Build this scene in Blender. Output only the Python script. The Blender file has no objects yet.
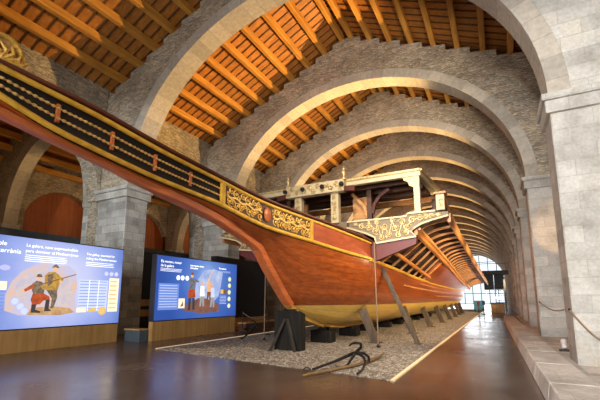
import bpy, bmesh, math, random
from mathutils import Vector, Matrix
random.seed(7)
PI = math.pi
S = bpy.context.scene
COL = S.collection
ORD = ['first', 'second', 'third', 'fourth', 'fifth', 'sixth', 'seventh', 'eighth', 'ninth', 'tenth', 'eleventh',
       'twelfth', 'thirteenth', 'fourteenth', 'fifteenth', 'sixteenth', 'seventeenth', 'eighteenth']


def lerp(a, b, t): return a + (b - a) * t


def interp(tab, x):
    if x <= tab[0][0]: return tab[0][1]
    for (x0, y0), (x1, y1) in zip(tab, tab[1:]):
        if x <= x1: return lerp(y0, y1, (x - x0) / (x1 - x0))
    return tab[-1][1]


def smooth_interp(tab, x):
    """Catmull-Rom through the table (monotone enough for hull lines)."""
    n = len(tab)
    if x <= tab[0][0]: return tab[0][1]
    if x >= tab[-1][0]: return tab[-1][1]
    for i in range(n - 1):
        x0, y0 = tab[i]; x1, y1 = tab[i + 1]
        if x <= x1:
            def sl(j):
                a = tab[max(j - 1, 0)]; b = tab[min(j + 1, n - 1)]
                return (b[1] - a[1]) / (b[0] - a[0])
            h = x1 - x0; t = (x - x0) / h
            m0, m1 = sl(i) * h, sl(i + 1) * h
            return ((2*t**3 - 3*t**2 + 1) * y0 + (t**3 - 2*t**2 + t) * m0 + (-2*t**3 + 3*t**2) * y1 + (t**3 - t**2) * m1)


# ------------------------------------------------------------------ materials
class NT:
    def __init__(s, name):
        s.m = bpy.data.materials.new(name); s.m.use_nodes = True
        s.t = s.m.node_tree; s.n = s.t.nodes; s.l = s.t.links
        s.b = s.n['Principled BSDF']; s.out = s.n['Material Output']

    def node(s, typ, ins=None, **kw):
        n = s.n.new(typ)
        for k, v in kw.items(): setattr(n, k, v)
        for k, v in (ins or {}).items():
            if hasattr(v, 'is_linked') or isinstance(v, bpy.types.NodeSocket): s.l.new(v, n.inputs[k])
            else: n.inputs[k].default_value = v
        return n

    def pos(s): return s.node('ShaderNodeNewGeometry').outputs['Position']

    def boxmap(s):
        """(along, up) coordinates on upright or level faces, in metres"""
        g = s.node('ShaderNodeNewGeometry')
        p = s.node('ShaderNodeSeparateXYZ', {0: g.outputs['Position']})
        nn = s.node('ShaderNodeSeparateXYZ', {0: g.outputs['True Normal']})
        ax = s.node('ShaderNodeMath', {0: nn.outputs[0]}, operation='ABSOLUTE')
        az = s.node('ShaderNodeMath', {0: nn.outputs[2]}, operation='ABSOLUTE')
        fx = s.node('ShaderNodeMath', {0: ax.outputs[0], 1: .6}, operation='GREATER_THAN')
        fz = s.node('ShaderNodeMath', {0: az.outputs[0], 1: .6}, operation='GREATER_THAN')
        u = s.node('ShaderNodeMix', {0: fx.outputs[0], 2: p.outputs[0], 3: p.outputs[1]})
        v = s.node('ShaderNodeMix', {0: fz.outputs[0], 2: p.outputs[2], 3: p.outputs[1]})
        return s.node('ShaderNodeCombineXYZ', {0: u.outputs[0], 1: v.outputs[0], 2: 0.0}).outputs[0]

    def noise(s, vec, scale, detail=4, rough=.55):
        return s.node('ShaderNodeTexNoise', {'Vector': vec, 'Scale': scale, 'Detail': detail, 'Roughness': rough}).outputs['Fac']

    def ramp(s, fac, stops):
        r = s.node('ShaderNodeValToRGB', {0: fac}); e = r.color_ramp.elements
        while len(e) > 1: e.remove(e[-1])
        e[0].position = stops[0][0]; e[0].color = (*stops[0][1], 1)
        for p, c in stops[1:]:
            x = e.new(p); x.color = (*c, 1)
        return r.outputs[0]

    def mix(s, f, a, b, mode='MIX'):
        n = s.node('ShaderNodeMix', data_type='RGBA', blend_type=mode)
        for i, v in ((0, f), (6, a), (7, b)):
            if isinstance(v, bpy.types.NodeSocket): s.l.new(v, n.inputs[i])
            elif i == 0: n.inputs[0].default_value = v
            else: n.inputs[i].default_value = (*v, 1)
        return n.outputs[2]

    def scaled(s, vec, sc):
        return s.node('ShaderNodeMapping', {'Vector': vec, 'Scale': sc}).outputs[0]

    def bump(s, h, strength=.4, dist=.02):
        b = s.node('ShaderNodeBump', {'Height': h, 'Strength': strength, 'Distance': dist})
        s.l.new(b.outputs[0], s.b.inputs['Normal'])

    def col(s, c):
        if isinstance(c, bpy.types.NodeSocket): s.l.new(c, s.b.inputs['Base Color'])
        else: s.b.inputs['Base Color'].default_value = (*c, 1)

    def set(s, rough=.6, metal=0.0, coat=0.0, spec=.5):
        s.b.inputs['Roughness'].default_value = rough
        s.b.inputs['Metallic'].default_value = metal
        s.b.inputs['Coat Weight'].default_value = coat
        s.b.inputs['Coat Roughness'].default_value = .12
        s.b.inputs['Specular IOR Level'].default_value = spec
        return s.m


def m_plain(name, c, rough=.6, metal=0.0, coat=0.0, var=.25, scale=6.0):
    t = NT(name)
    n = t.noise(t.pos(), scale)
    t.col(t.mix(n, tuple(x * (1 - var) for x in c), tuple(min(1, x * (1 + var)) for x in c)))
    return t.set(rough, metal, coat)


def m_ashlar(name, base, bw=.95, bh=.42, lo=.86, hi=1.13, mo=.86):
    t = NT(name)
    v = t.boxmap()
    br = t.node('ShaderNodeTexBrick', {'Vector': v, 'Color1': (*[x * lo for x in base], 1), 'Color2': (*[min(1, x * hi) for x in base], 1),
                                       'Mortar': (*[x * mo for x in base], 1), 'Scale': 1.0, 'Mortar Size': .012, 'Mortar Smooth': .4,
                                       'Brick Width': bw, 'Row Height': bh}, offset=.5)
    n = t.noise(t.pos(), 1.3, 6)
    st = t.ramp(n, [(.3, (.62, .60, .56)), (.55, (1, 1, 1)), (.75, (1.0, .93, .82))])
    n2 = t.noise(t.pos(), 14, 5)
    c = t.mix(.9, br.outputs[0], st, 'MULTIPLY')
    c = t.mix(.45, c, t.ramp(n2, [(.3, (.6, .6, .6)), (.7, (1.15, 1.15, 1.15))]), 'MULTIPLY')
    t.col(c)
    h = t.mix(.5, br.outputs['Fac'], n2)
    hh = t.node('ShaderNodeMath', {0: n2, 1: br.outputs['Fac']}, operation='SUBTRACT')
    t.bump(hh.outputs[0], .45, .03)
    return t.set(.88, spec=.25)


def m_rubble(name, base):
    t = NT(name)
    v = t.scaled(t.boxmap(), (3.5, 8.6, 1))
    d = t.node('ShaderNodeTexNoise', {'Vector': v, 'Scale': 1.4, 'Detail': 2})
    vv = t.mix(.18, v, d.outputs['Color'], 'ADD')
    vo = t.node('ShaderNodeTexVoronoi', {'Vector': vv, 'Scale': 1.6})
    ve = t.node('ShaderNodeTexVoronoi', {'Vector': vv, 'Scale': 1.6}, feature='DISTANCE_TO_EDGE')
    hs = t.node('ShaderNodeSeparateColor', {0: vo.outputs['Color']})
    c = t.ramp(hs.outputs[0], [(0, tuple(x * .68 for x in base)), (.5, base), (1, tuple(min(1, x * 1.3) for x in base))])
    warm = t.mix(.5, c, t.ramp(hs.outputs[1], [(.35, (1, 1, 1)), (.9, (1.0, .8, .58))]), 'MULTIPLY')
    edge = t.ramp(ve.outputs['Distance'], [(0, (.66, .64, .6)), (.12, (1, 1, 1))])
    c = t.mix(.75, warm, edge, 'MULTIPLY')
    n = t.noise(t.pos(), .7, 5)
    c = t.mix(.8, c, t.ramp(n, [(.32, (.62, .6, .57)), (.68, (1.22, 1.18, 1.1))]), 'MULTIPLY')
    t.col(c)
    h = t.ramp(ve.outputs['Distance'], [(0, (0, 0, 0)), (.25, (1, 1, 1))])
    n3 = t.noise(t.pos(), 9, 4)
    t.bump(t.mix(.4, h, n3), .9, .06)
    return t.set(.92, spec=.2)


def m_ring(name, base):
    """voussoirs: uv.x runs along the arch, uv.y up the ring"""
    t = NT(name)
    uv = t.node('ShaderNodeUVMap').outputs[0]
    br = t.node('ShaderNodeTexBrick', {'Vector': uv, 'Color1': (*[x * .85 for x in base], 1), 'Color2': (*[min(1, x * 1.14) for x in base], 1),
                                       'Mortar': (*[x * .75 for x in base], 1), 'Scale': 1.0, 'Mortar Size': .012, 'Mortar Smooth': .4,
                                       'Brick Width': .62, 'Row Height': 1.1}, offset=.5)
    n2 = t.noise(t.pos(), 7, 6)
    c = t.mix(.6, br.outputs[0], t.ramp(n2, [(.3, (.66, .64, .6)), (.7, (1.15, 1.12, 1.08))]), 'MULTIPLY')
    t.col(c); t.bump(n2, .35, .03)
    return t.set(.88, spec=.25)


def m_wood(name, c1, c2, along='y', scale=1.0, rough=.5, coat=0.0, planks=0.0, bump=.2, spec=.5):
    t = NT(name)
    sc = {'x': (.35, 5, 5), 'y': (5, .35, 5), 'z': (5, 5, .35)}[along]
    v = t.scaled(t.pos(), tuple(x * scale for x in sc))
    n = t.noise(v, 1.6, 5, .6)
    n2 = t.noise(t.pos(), 1.1, 3)
    c = t.ramp(n, [(.3, c1), (.7, c2)])
    c = t.mix(.5, c, t.ramp(n2, [(.3, (.7, .68, .64)), (.7, (1.18, 1.14, 1.1))]), 'MULTIPLY')
    t.col(c); t.bump(n, bump, .01)
    return t.set(rough, 0, coat, spec)


def m_hull(name, c1, c2, rough=.32, coat=.45, plank=.19):
    """varnished strakes: seams follow height on the hull's side"""
    t = NT(name)
    p = t.pos(); s_ = t.node('ShaderNodeSeparateXYZ', {0: p})
    n = t.noise(t.scaled(p, (4, .22, 7)), 1.8, 5, .6)
    uv = t.node('ShaderNodeUVMap').outputs[0]
    br = t.node('ShaderNodeTexBrick', {'Vector': uv, 'Color1': (.78, .76, .74, 1), 'Color2': (1.15, 1.1, 1.05, 1), 'Mortar': (.42, .36, .33, 1), 'Scale': 1.0,
                                       'Mortar Size': .006, 'Mortar Smooth': .3, 'Brick Width': 6.5, 'Row Height': plank}, offset=.37)
    c = t.mix(.8, t.ramp(n, [(.3, c1), (.7, c2)]), br.outputs[0], 'MULTIPLY')
    t.col(c)
    hh = t.node('ShaderNodeMath', {0: n, 1: br.outputs['Fac']}, operation='SUBTRACT')
    t.bump(hh.outputs[0], .18, .008)
    return t.set(rough, 0, coat)


def m_emit(name, c, strength):
    t = NT(name)
    n = t.noise(t.pos(), 3.0)
    t.b.inputs['Base Color'].default_value = (*[x * .5 for x in c], 1)
    t.l.new(t.mix(n, tuple(x * .96 for x in c), c), t.b.inputs['Emission Color'])
    t.b.inputs['Emission Strength'].default_value = strength
    return t.set(.4)


def m_gold(name, c, dark, rough=.32, metal=.75, scale=22):
    t = NT(name)
    n = t.noise(t.pos(), scale, 3)
    t.col(t.ramp(n, [(.3, dark), (.55, c)])); t.bump(n, .25, .01)
    return t.set(rough, metal)


def m_floor():
    t = NT('polished_concrete')
    p = t.pos()
    n = t.noise(p, .55, 6, .62); n2 = t.noise(p, 5, 5)
    c = t.ramp(n, [(.3, (.088, .058, .043)), (.7, (.16, .112, .084))])
    c = t.mix(.4, c, t.ramp(n2, [(.3, (.7, .7, .7)), (.7, (1.25, 1.2, 1.2))]), 'MULTIPLY')
    br = t.node('ShaderNodeTexBrick', {'Vector': t.node('ShaderNodeMapping', {'Vector': p, 'Location': (1.1, 2.55, 0)}).outputs[0], 'Scale': 1.0, 'Mortar Size': .012, 'Brick Width': 6.0, 'Row Height': 5.0,
                                       'Color1': (1, 1, 1, 1), 'Color2': (.92, .92, .92, 1), 'Mortar': (.45, .45, .45, 1)}, offset=0.0)
    c = t.mix(1.0, c, br.outputs[0], 'MULTIPLY')
    t.col(c)
    r = t.node('ShaderNodeMapRange', {0: n, 1: .3, 2: .7, 3: .17, 4: .30})
    t.l.new(r.outputs[0], t.b.inputs['Roughness'])
    t.bump(n2, .06, .01)
    m = t.set(.25)
    t.b.inputs['Specular IOR Level'].default_value = .85
    return m


def m_gravel():
    t = NT('gravel_stones')
    p = t.pos()
    v = t.node('ShaderNodeTexVoronoi', {'Vector': p, 'Scale': 15.0})
    e = t.node('ShaderNodeTexVoronoi', {'Vector': p, 'Scale': 15.0}, feature='DISTANCE_TO_EDGE')
    hs = t.node('ShaderNodeSeparateColor', {0: v.outputs['Color']})
    c = t.ramp(hs.outputs[0], [(0, (.26, .21, .16)), (.5, (.52, .45, .37)), (1, (.82, .76, .68))])
    c = t.mix(.8, c, t.ramp(e.outputs['Distance'], [(0, (.25, .22, .2)), (.16, (1, 1, 1))]), 'MULTIPLY')
    t.col(c); t.bump(t.ramp(e.outputs['Distance'], [(0, (0, 0, 0)), (.4, (1, 1, 1))]), 1.0, .05)
    return t.set(.85)


M = {}
M['ashlar'] = m_ashlar('ashlar_stone', (.56, .54, .50))
M['ashlar_old'] = m_ashlar('weathered_ashlar', (.47, .46, .43), .62, .36, .74, 1.2, .66)
M['rubble'] = m_rubble('rubble_masonry', (.50, .455, .38))
M['ring'] = m_ring('voussoir_stone', (.46, .42, .36))
M['curb'] = m_ashlar('curb_stone', (.74, .67, .60), 1.5, .9)
M['floor'] = m_floor()
M['gravel'] = m_gravel()
M['purlin'] = m_wood('purlin_timber', (.44, .18, .026), (.70, .35, .06), 'y', 1.0, .55)
M['boards'] = m_wood('roof_boarding', (.33, .115, .018), (.54, .225, .038), 'x', 1.0, .6)
M['batten'] = m_wood('roof_batten', (.09, .035, .01), (.15, .06, .018), 'x', 1.0, .6)
M['hull'] = m_hull('varnished_planking', (.22, .038, .006), (.40, .10, .016), .28, .2)
M['keelwhite'] = m_hull('yellow_bottom_paint', (.78, .50, .09), (.92, .66, .17), .42, .25, .3)
M['stem'] = m_wood('stem_timber', (.38, .080, .020), (.58, .175, .055), 'y', 1.4, .4, .15)
M['redwood'] = m_wood('dark_red_timber', (.07, .014, .007), (.13, .027, .012), 'y', 1.0, .55, .03)
M['panelred'] = m_wood('red_panel_timber', (.24, .042, .012), (.36, .075, .02), 'y', 1.0, .4, .15)
M['gildback'] = m_plain('bronze_ground', (.075, .032, .010), .6, .1)
M['rodgold'] = m_gold('aged_gilding', (.70, .44, .14), (.40, .20, .05), .45, .2, 14)
M['maroon'] = m_plain('maroon_paint', (.13, .022, .018), .5)
M['rib'] = m_wood('pale_rib_timber', (.56, .24, .07), (.78, .42, .17), 'x', 1.0, .4, .2)
M['beam'] = m_wood('orange_beam_timber', (.45, .16, .035), (.66, .30, .08), 'y', 1.0, .38, .3)
M['shell'] = m_wood('shaded_outrigger_boards', (.022, .008, .004), (.045, .015, .007), 'y', 1.0, .7)  # near-black so the gaps between the ribs read as shaded
M['gold'] = m_gold('gilding', (.78, .47, .10), (.46, .23, .035), .42, .3)
M['goldflat'] = m_gold('gilded_moulding', (.74, .43, .055), (.56, .29, .03), .36, .25, 6)
M['paleg'] = m_gold('pale_gilding', (.84, .64, .30), (.34, .19, .06), .42, .4)
M['cream'] = m_plain('cream_paint', (.68, .55, .33), .55, var=.25)
M['greyp'] = m_plain('grey_carved_ground', (.25, .185, .115), .65, var=.5, scale=20)
M['darkwood'] = m_wood('brown_shade_timber', (.07, .028, .012), (.13, .055, .024), 'x', 1.0, .5)
M['backing'] = m_plain('dark_backing', (.014, .007, .005), .7)
M['block'] = m_wood('black_timber', (.008, .007, .006), (.024, .021, .018), 'z', 1.2, .8, spec=.25)
M['blockgrey'] = m_wood('grimy_timber', (.02, .018, .015), (.05, .043, .036), 'z', 1.2, .8, spec=.25)
M['shore'] = m_wood('weathered_timber', (.075, .052, .036), (.15, .108, .075), 'z', 1.2, .8)
M['iron'] = m_plain('black_iron', (.022, .020, .019), .55, .5, var=.4, scale=18)
M['oldwood'] = m_wood('old_anchor_stock', (.14, .075, .028), (.28, .17, .07), 'x', 1.4, .85)
M['rope'] = m_plain('hemp_rope', (.27, .17, .10), .9, var=.3, scale=60)
M['panelwood'] = m_wood('oak_veneer', (.42, .235, .075), (.58, .36, .14), 'z', .8, .5)
M['black'] = m_plain('black_laminate', (.018, .018, .020), .5)
M['infill'] = m_wood('red_brown_infill', (.22, .050, .012), (.33, .085, .022), 'z', .7, .6)
M['steel'] = m_plain('painted_steel', (.045, .055, .062), .5, .2)
M['strip'] = m_emit('light_strip', (1.0, .72, .42), .6)
M['lamp'] = m_emit('lamp_lens', (1.0, .80, .50), 30)
M['white'] = m_plain('white_paint', (.80, .79, .76), .5, var=.05)
M['blue'] = m_plain('blue_panel', (.07, .28, .52), .5)
M['crate'] = m_plain('grey_blue_laminate', (.07, .10, .125), .5)


# ------------------------------------------------------------------ mesh building
class MB:
    def __init__(s): s.v = []; s.f = []; s.uv = []; s.has_uv = False

    def add(s, vs, fs, uvs=None):
        o = len(s.v); s.v += [tuple(p) for p in vs]
        for i, f in enumerate(fs):
            s.f.append([o + k for k in f])
            s.uv.append(uvs[i] if uvs else None)
        if uvs: s.has_uv = True
        return s

    def box(s, lo, hi):
        x0, y0, z0 = lo; x1, y1, z1 = hi
        return s.add([(x0, y0, z0), (x1, y0, z0), (x1, y1, z0), (x0, y1, z0), (x0, y0, z1), (x1, y0, z1), (x1, y1, z1), (x0, y1, z1)],
                     [(0, 3, 2, 1), (4, 5, 6, 7), (0, 1, 5, 4), (1, 2, 6, 5), (2, 3, 7, 6), (3, 0, 4, 7)])

    def prism(s, poly, f):
        """poly: 2D points; f(u, v, k) -> 3D for k = 0, 1"""
        n = len(poly)
        vs = [f(u, v, 0) for u, v in poly] + [f(u, v, 1) for u, v in poly]
        fs = [tuple(range(n))[::-1], tuple(range(n, 2 * n))] + [(i, (i + 1) % n, n + (i + 1) % n, n + i) for i in range(n)]
        return s.add(vs, fs)

    def bar(s, path, w, h, up=(0, 0, 1)):
        """rectangular section swept along a path; w across, h along up; w, h may be lists"""
        P = [Vector(p) for p in path]; n = len(P); vs = []
        for i, p in enumerate(P):
            t = (P[min(i + 1, n - 1)] - P[max(i - 1, 0)]).normalized()
            sd = t.cross(Vector(up))
            if sd.length < 1e-5: sd = t.cross(Vector((1, 0, 0)))
            sd.normalize(); u = sd.cross(t).normalized()
            ww = (w[i] if isinstance(w, (list, tuple)) else w) / 2; hh = (h[i] if isinstance(h, (list, tuple)) else h) / 2
            vs += [p - sd * ww - u * hh, p + sd * ww - u * hh, p + sd * ww + u * hh, p - sd * ww + u * hh]
        fs = [(3, 2, 1, 0), tuple(4 * (n - 1) + k for k in range(4))]
        for i in range(n - 1):
            for k in range(4):
                a = 4 * i + k; b = 4 * i + (k + 1) % 4
                fs.append((a, b, b + 4, a + 4))
        return s.add(vs, fs)

    def tube(s, path, r, n=8):
        P = [Vector(p) for p in path]; m = len(P); vs = []
        ref = None
        for i, p in enumerate(P):
            t = (P[min(i + 1, m - 1)] - P[max(i - 1, 0)]).normalized()
            if ref is None:
                ref = t.orthogonal().normalized()
            ref = (ref - t * ref.dot(t))
            ref = ref.normalized() if ref.length > 1e-6 else t.orthogonal().normalized()
            b = t.cross(ref)
            rr = r[i] if isinstance(r, (list, tuple)) else r
            for k in range(n):
                a = 2 * PI * k / n
                vs.append(p + (ref * math.cos(a) + b * math.sin(a)) * rr)
        fs = [tuple(range(n))[::-1], tuple(n * (m - 1) + k for k in range(n))]
        for i in range(m - 1):
            for k in range(n):
                a = n * i + k; b = n * i + (k + 1) % n
                fs.append((a, b, b + n, a + n))
        return s.add(vs, fs)

    def lathe(s, prof, c, n=12):
        cx, cy, cz = c
        return s.tube([(cx, cy, cz + z) for r, z in prof], [max(r, .002) for r, z in prof], n)

    def ball(s, c, r, sc=(1, 1, 1), n=8):
        vs = []; fs = []; m = 6
        for j in range(m + 1):
            a = PI * j / m
            for k in range(n):
                b = 2 * PI * k / n
                vs.append((c[0] + r * sc[0] * math.sin(a) * math.cos(b), c[1] + r * sc[1] * math.sin(a) * math.sin(b), c[2] + r * sc[2] * math.cos(a)))
        for j in range(m):
            for k in range(n):
                fs.append((j * n + k, (j + 1) * n + k, (j + 1) * n + (k + 1) % n, j * n + (k + 1) % n))
        return s.add(vs, fs)

    def grid(s, rows, uvrows=None, flip=False):
        nr, nc = len(rows), len(rows[0]); vs = [p for r in rows for p in r]; fs = []; uvs = []
        for i in range(nr - 1):
            for j in range(nc - 1):
                q = [(i, j), (i, j + 1), (i + 1, j + 1), (i + 1, j)]
                if flip: q.reverse()
                fs.append(tuple(a * nc + b for a, b in q))
                if uvrows: uvs.append([uvrows[a][b] for a, b in q])
        return s.add(vs, fs, uvs if uvrows else None)

    def build(s, name, mat, parent=None, smooth=False, bevel=0.0):
        me = bpy.data.meshes.new(name)
        me.from_pydata(s.v, [], s.f)
        if s.has_uv:
            L = me.uv_layers.new(name='UVMap')
            k = 0
            for f, uv in zip(s.f, s.uv):
                for i in range(len(f)):
                    L.data[k].uv = uv[i] if uv else (0, 0); k += 1
        me.materials.append(mat)
        bm = bmesh.new(); bm.from_mesh(me)
        bmesh.ops.remove_doubles(bm, verts=bm.verts, dist=1e-5)
        bmesh.ops.recalc_face_normals(bm, faces=bm.faces)
        if bevel:
            bmesh.ops.bevel(bm, geom=[e for e in bm.edges if len(e.link_faces) == 2 and e.calc_face_angle(0) > .5], offset=bevel, segments=1, affect='EDGES')
        bm.to_mesh(me); bm.free()
        if smooth: 
            for p in me.polygons: p.use_smooth = True
            try: me.set_sharp_from_angle(angle=math.radians(38))
            except Exception: pass
        o = bpy.data.objects.new(name, me); COL.objects.link(o)
        if parent: o.parent = parent
        return o


def empty(name, loc=(0, 0, 0)):
    o = bpy.data.objects.new(name, None); COL.objects.link(o); o.location = loc
    o.empty_display_size = .2
    return o


def under(o, p):
    """parent keeping world coordinates (parents are never rotated)"""
    o.parent = p
    o.matrix_parent_inverse = Matrix.Translation(-Vector(p.location)) if p.parent is None else Matrix.Translation(-(Vector(p.location)))
    return o


def tag(o, label=None, cat=None, group=None, kind=None):
    if label: o['label'] = label
    if cat: o['category'] = cat
    if group: o['group'] = group
    if kind: o['kind'] = kind
    return o


def text(body, size, parent, mat, origin, udir, vdir, name='lettering', bold=0.0):
    cu = bpy.data.curves.new(name, 'FONT'); cu.body = body; cu.size = size; cu.offset = bold; cu.extrude = .002
    cu.align_x = 'LEFT'
    tmp = bpy.data.objects.new('tmp_lettering', cu); COL.objects.link(tmp)
    dg = bpy.context.evaluated_depsgraph_get()
    me = bpy.data.meshes.new_from_object(tmp.evaluated_get(dg)); bpy.data.objects.remove(tmp)
    me.name = name; me.materials.clear(); me.materials.append(mat)
    U, V = Vector(udir).normalized(), Vector(vdir).normalized(); W = U.cross(V)
    me.transform(Matrix(((U.x, V.x, W.x, origin[0]), (U.y, V.y, W.y, origin[1]), (U.z, V.z, W.z, origin[2]), (0, 0, 0, 1))))
    o = bpy.data.objects.new(name, me); COL.objects.link(o)
    under(o, parent)
    return o


# ------------------------------------------------------------------ the hall
XL, XR = -15.1, 1.38                      # faces of the two pillar rows
XC, AW = (XL + XR) / 2, (XR - XL) / 2
SPR, RISE = 6.85, 6.9
PW, PD = 2.1, 1.2                         # pillar width across, depth along the nave
YS = [2.6, 11.0, 18.5, 25.0, 31.3]
while len(YS) < 18: YS.append(YS[-1] + 6.3)
YEND = YS[-1] + 6.3
RIDGE, SLOPE = 16.75, .47


def roof_z(x): return RIDGE - SLOPE * abs(x - XC)


# floor
tag(MB().box((-30, -12, -.3), (9, YEND + 6, 0)).build('floor', M['floor']), 'dark polished concrete floor of the hall', None, None, 'structure')


def ring_mesh(xc, spr, a, b, th, y0, y1, n=48):
    rows, uvr = [], []
    L = 0; prev = None
    for i in range(n + 1):
        t = PI * i / n
        ci, si = math.cos(t), math.sin(t)
        pi_ = (xc - a * ci, spr + b * si); po = (xc - (a + th) * ci, spr + (b + th) * si)
        if prev: L += math.dist(pi_, prev)
        prev = pi_
        ring = [(pi_[0], y0, pi_[1]), (po[0], y0, po[1]), (po[0], y1, po[1]), (pi_[0], y1, pi_[1]), (pi_[0], y0, pi_[1])]
        rows.append(ring); uvr.append([(L, 0), (L, 1.1), (L, 2.2), (L + .3, 3.3), (L + .3, 4.4)])
    m = MB().grid(rows, uvr)
    # end caps
    for r in (rows[0], rows[-1]):
        m.add(r[:4], [(0, 1, 2, 3)], [[(0, 0), (0, 1), (.3, 1), (.3, 0)]])
    return m


def impost(mb, x0, x1, y0, y1):
    mb.box((x0 - .10, y0 - .10, 6.34), (x1 + .10, y1 + .10, 6.68))
    mb.box((x0 - .17, y0 - .17, 6.68), (x1 + .17, y1 + .17, 6.86))


TH = .5
for k, y in enumerate(YS):
    b = RISE + (.25 if k < 2 else 0)
    root = tag(empty('arch_wall', (XC, y, 0)), '%s stone diaphragm arch across the nave counted from the entrance' % ORD[k], None, 'stone arches across the nave', 'structure')
    y0, y1 = y + .04, y + .98
    xrk = 1.5 if k < 2 else XR
    xck, awk = (XL + xrk) / 2, (xrk - XL) / 2
    under(ring_mesh(xck, SPR, awk, b, TH, y0 - .03, y1 + .03).build('arch_ring', M['ring'], None, True), root)
    # spandrel above the ring, its top stepped under the roof
    xs0, xs1 = XL - PW, xrk + PW
    def top(x):
        q = max(0, int((abs(x - XC) - .28) / 1.12 + .5))
        return RIDGE - SLOPE * (.28 + 1.12 * q) + (.02 if abs(x - XC) > .28 else .02)
    cuts = [XC + sg * (.28 + 1.12 * (q + .5)) for q in range(9) for sg in (-1, 1)]
    base = [xs0 + (xs1 - xs0) * i / 90 for i in range(91)] + [XL - TH, xrk + TH, xck - awk - TH + 1e-3, xck + awk + TH - 1e-3] + [c_ for c_ in cuts if xs0 < c_ < xs1]
    xs = sorted(set(base))
    def bot(x):
        d = (x - xck) / (awk + TH)
        return SPR + (b + TH) * math.sqrt(max(0, 1 - d * d)) if abs(d) < 1 else SPR
    m, m2 = MB(), MB()
    for xa_, xb_ in zip(xs, xs[1:]):
        if xb_ - xa_ < 1e-4: continue
        st_ = top((xa_ + xb_) / 2); t0_, t1_ = [.6 * st_ + .4 * roof_z(q) for q in (xa_, xb_)]; a0, a1 = bot(xa_), bot(xb_)
        (m2 if k < 2 and xa_ > XC + 2 else m).add([(xa_, y0, a0), (xb_, y0, a1), (xb_, y0, t1_), (xa_, y0, t0_), (xa_, y1, a0), (xb_, y1, a1), (xb_, y1, t1_), (xa_, y1, t0_)],
              [(0, 1, 2, 3), (7, 6, 5, 4), (3, 2, 6, 7), (0, 4, 5, 1), (1, 5, 6, 2), (3, 7, 4, 0)])
    under(m.build('spandrel', M['rubble']), root)
    if m2.v: under(m2.build('spandrel', M['ashlar']), root)
    for x0, x1 in ((XL - PW, XL), (xrk, XR + PW)):
        pil = under(MB().box((x0, y, 0), (x1, y + PD, 6.36)).build('pillar', M['ashlar' if x0 > XC else 'ashlar_old'], None, False, .03), root)
        im = MB(); impost(im, x0, x1, y, y + PD)
        under(im.build('impost', M['ashlar'], None, False, .015), root)

# roof, bay by bay
for k in range(len(YS) - 1):
    y0, y1 = YS[k] + .35, YS[k + 1] + .9
    if k == 0: y0 = -10.2
    root = tag(empty('ceiling', (XC, (y0 + y1) / 2, 15)), 'timber roof bay with purlins before the %s arch' % ORD[k + 1], None, 'timber roof bays', 'structure')
    # boarding with cross battens as relief
    m = MB(); nb = MB()
    for sgn in (-1, 1):
        wid = AW + PW + .6
        a, bq = (XC, RIDGE + .42), (XC + sgn * wid, RIDGE + .42 - SLOPE * wid)
        m.add([(a[0], y0, a[1]), (bq[0], y0, bq[1]), (bq[0], y1, bq[1]), (a[0], y1, a[1]),
               (a[0], y0, a[1] + .12), (bq[0], y0, bq[1] + .12), (bq[0], y1, bq[1] + .12), (a[0], y1, a[1] + .12)],
              [(0, 1, 2, 3), (7, 6, 5, 4), (0, 4, 5, 1), (1, 5, 6, 2), (2, 6, 7, 3), (3, 7, 4, 0)])
        yy = y0 + .2
        while yy < y1 - .1 and k < 9:
            nb.bar([(a[0] + sgn * .02, yy, a[1] - .02), (bq[0], yy, bq[1] - .02)], .055, .06)
            yy += .47
    bo = under(m.build('boarding', M['boards']), root)
    if nb.v:
        b2 = under(nb.build('batten', M['batten']), root); tag(b2, kind='stuff')
    step = 1.12
    for sgn in (-1, 1):
        for j in range(9):
            x = XC + sgn * (.28 + j * step)
            if abs(x - XC) > AW + PW + .3: continue
            under(MB().bar([(x, YS[k] + .5 if k else y0, roof_z(x) + .17), (x, y1 - .2, roof_z(x) + .17)], .25, .36).build('roof_beam', M['purlin'], None, False, .02), root)

# long wall on the left over the arcade, one arched bay between each pair of pillars
xa, xb = XL - PW - .9, XL - PW + .02
arc = tag(empty('wall_left', (xa, 30, 0)), 'stone arcade wall with arched bays on the left of the nave', None, None, 'structure')
for k in range(0, 11):
    y0, y1 = YS[k] + PD, YS[k + 1]
    if k == 0: pass
    c, hw = (y0 + y1) / 2, (y1 - y0) / 2
    n = 24; fr = []
    for i in range(n + 1):
        yy = y0 + (y1 - y0) * i / n
        zb = 6.4 + 3.5 * math.sqrt(max(0, 1 - ((yy - c) / hw) ** 2))
        fr.append((yy, zb))
    m = MB()
    for (ya, za), (yb, zb) in zip(fr, fr[1:]):
        m.add([(xa, ya, za), (xa, yb, zb), (xa, yb, 12.4), (xa, ya, 12.4), (xb, ya, za), (xb, yb, zb), (xb, yb, 12.4), (xb, ya, 12.4)],
              [(0, 1, 2, 3), (7, 6, 5, 4), (0, 4, 5, 1), (3, 2, 6, 7)])
    under(m.build('arcade_bay', M['rubble']), arc)
    under(MB().box((xa, YS[k + 1] + .1, 0), (xb - .02, YS[k + 1] + PD - .1, 12.4)).build('wall_respond', M['rubble']), arc)
# nearest respond beside the entrance
under(MB().box((xa, -10.2, 0), (xb, YS[0] + PD, 12.4)).build('wall_respond', M['rubble']), arc)

# right wall closing the bays behind the pillars
tag(MB().box((XR + PW - .02, -10.2, 0), (XR + PW + .7, YEND, 12.2)).build('wall_right', M['rubble']), 'rough stone wall behind the right pillars', None, None, 'structure')

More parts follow.
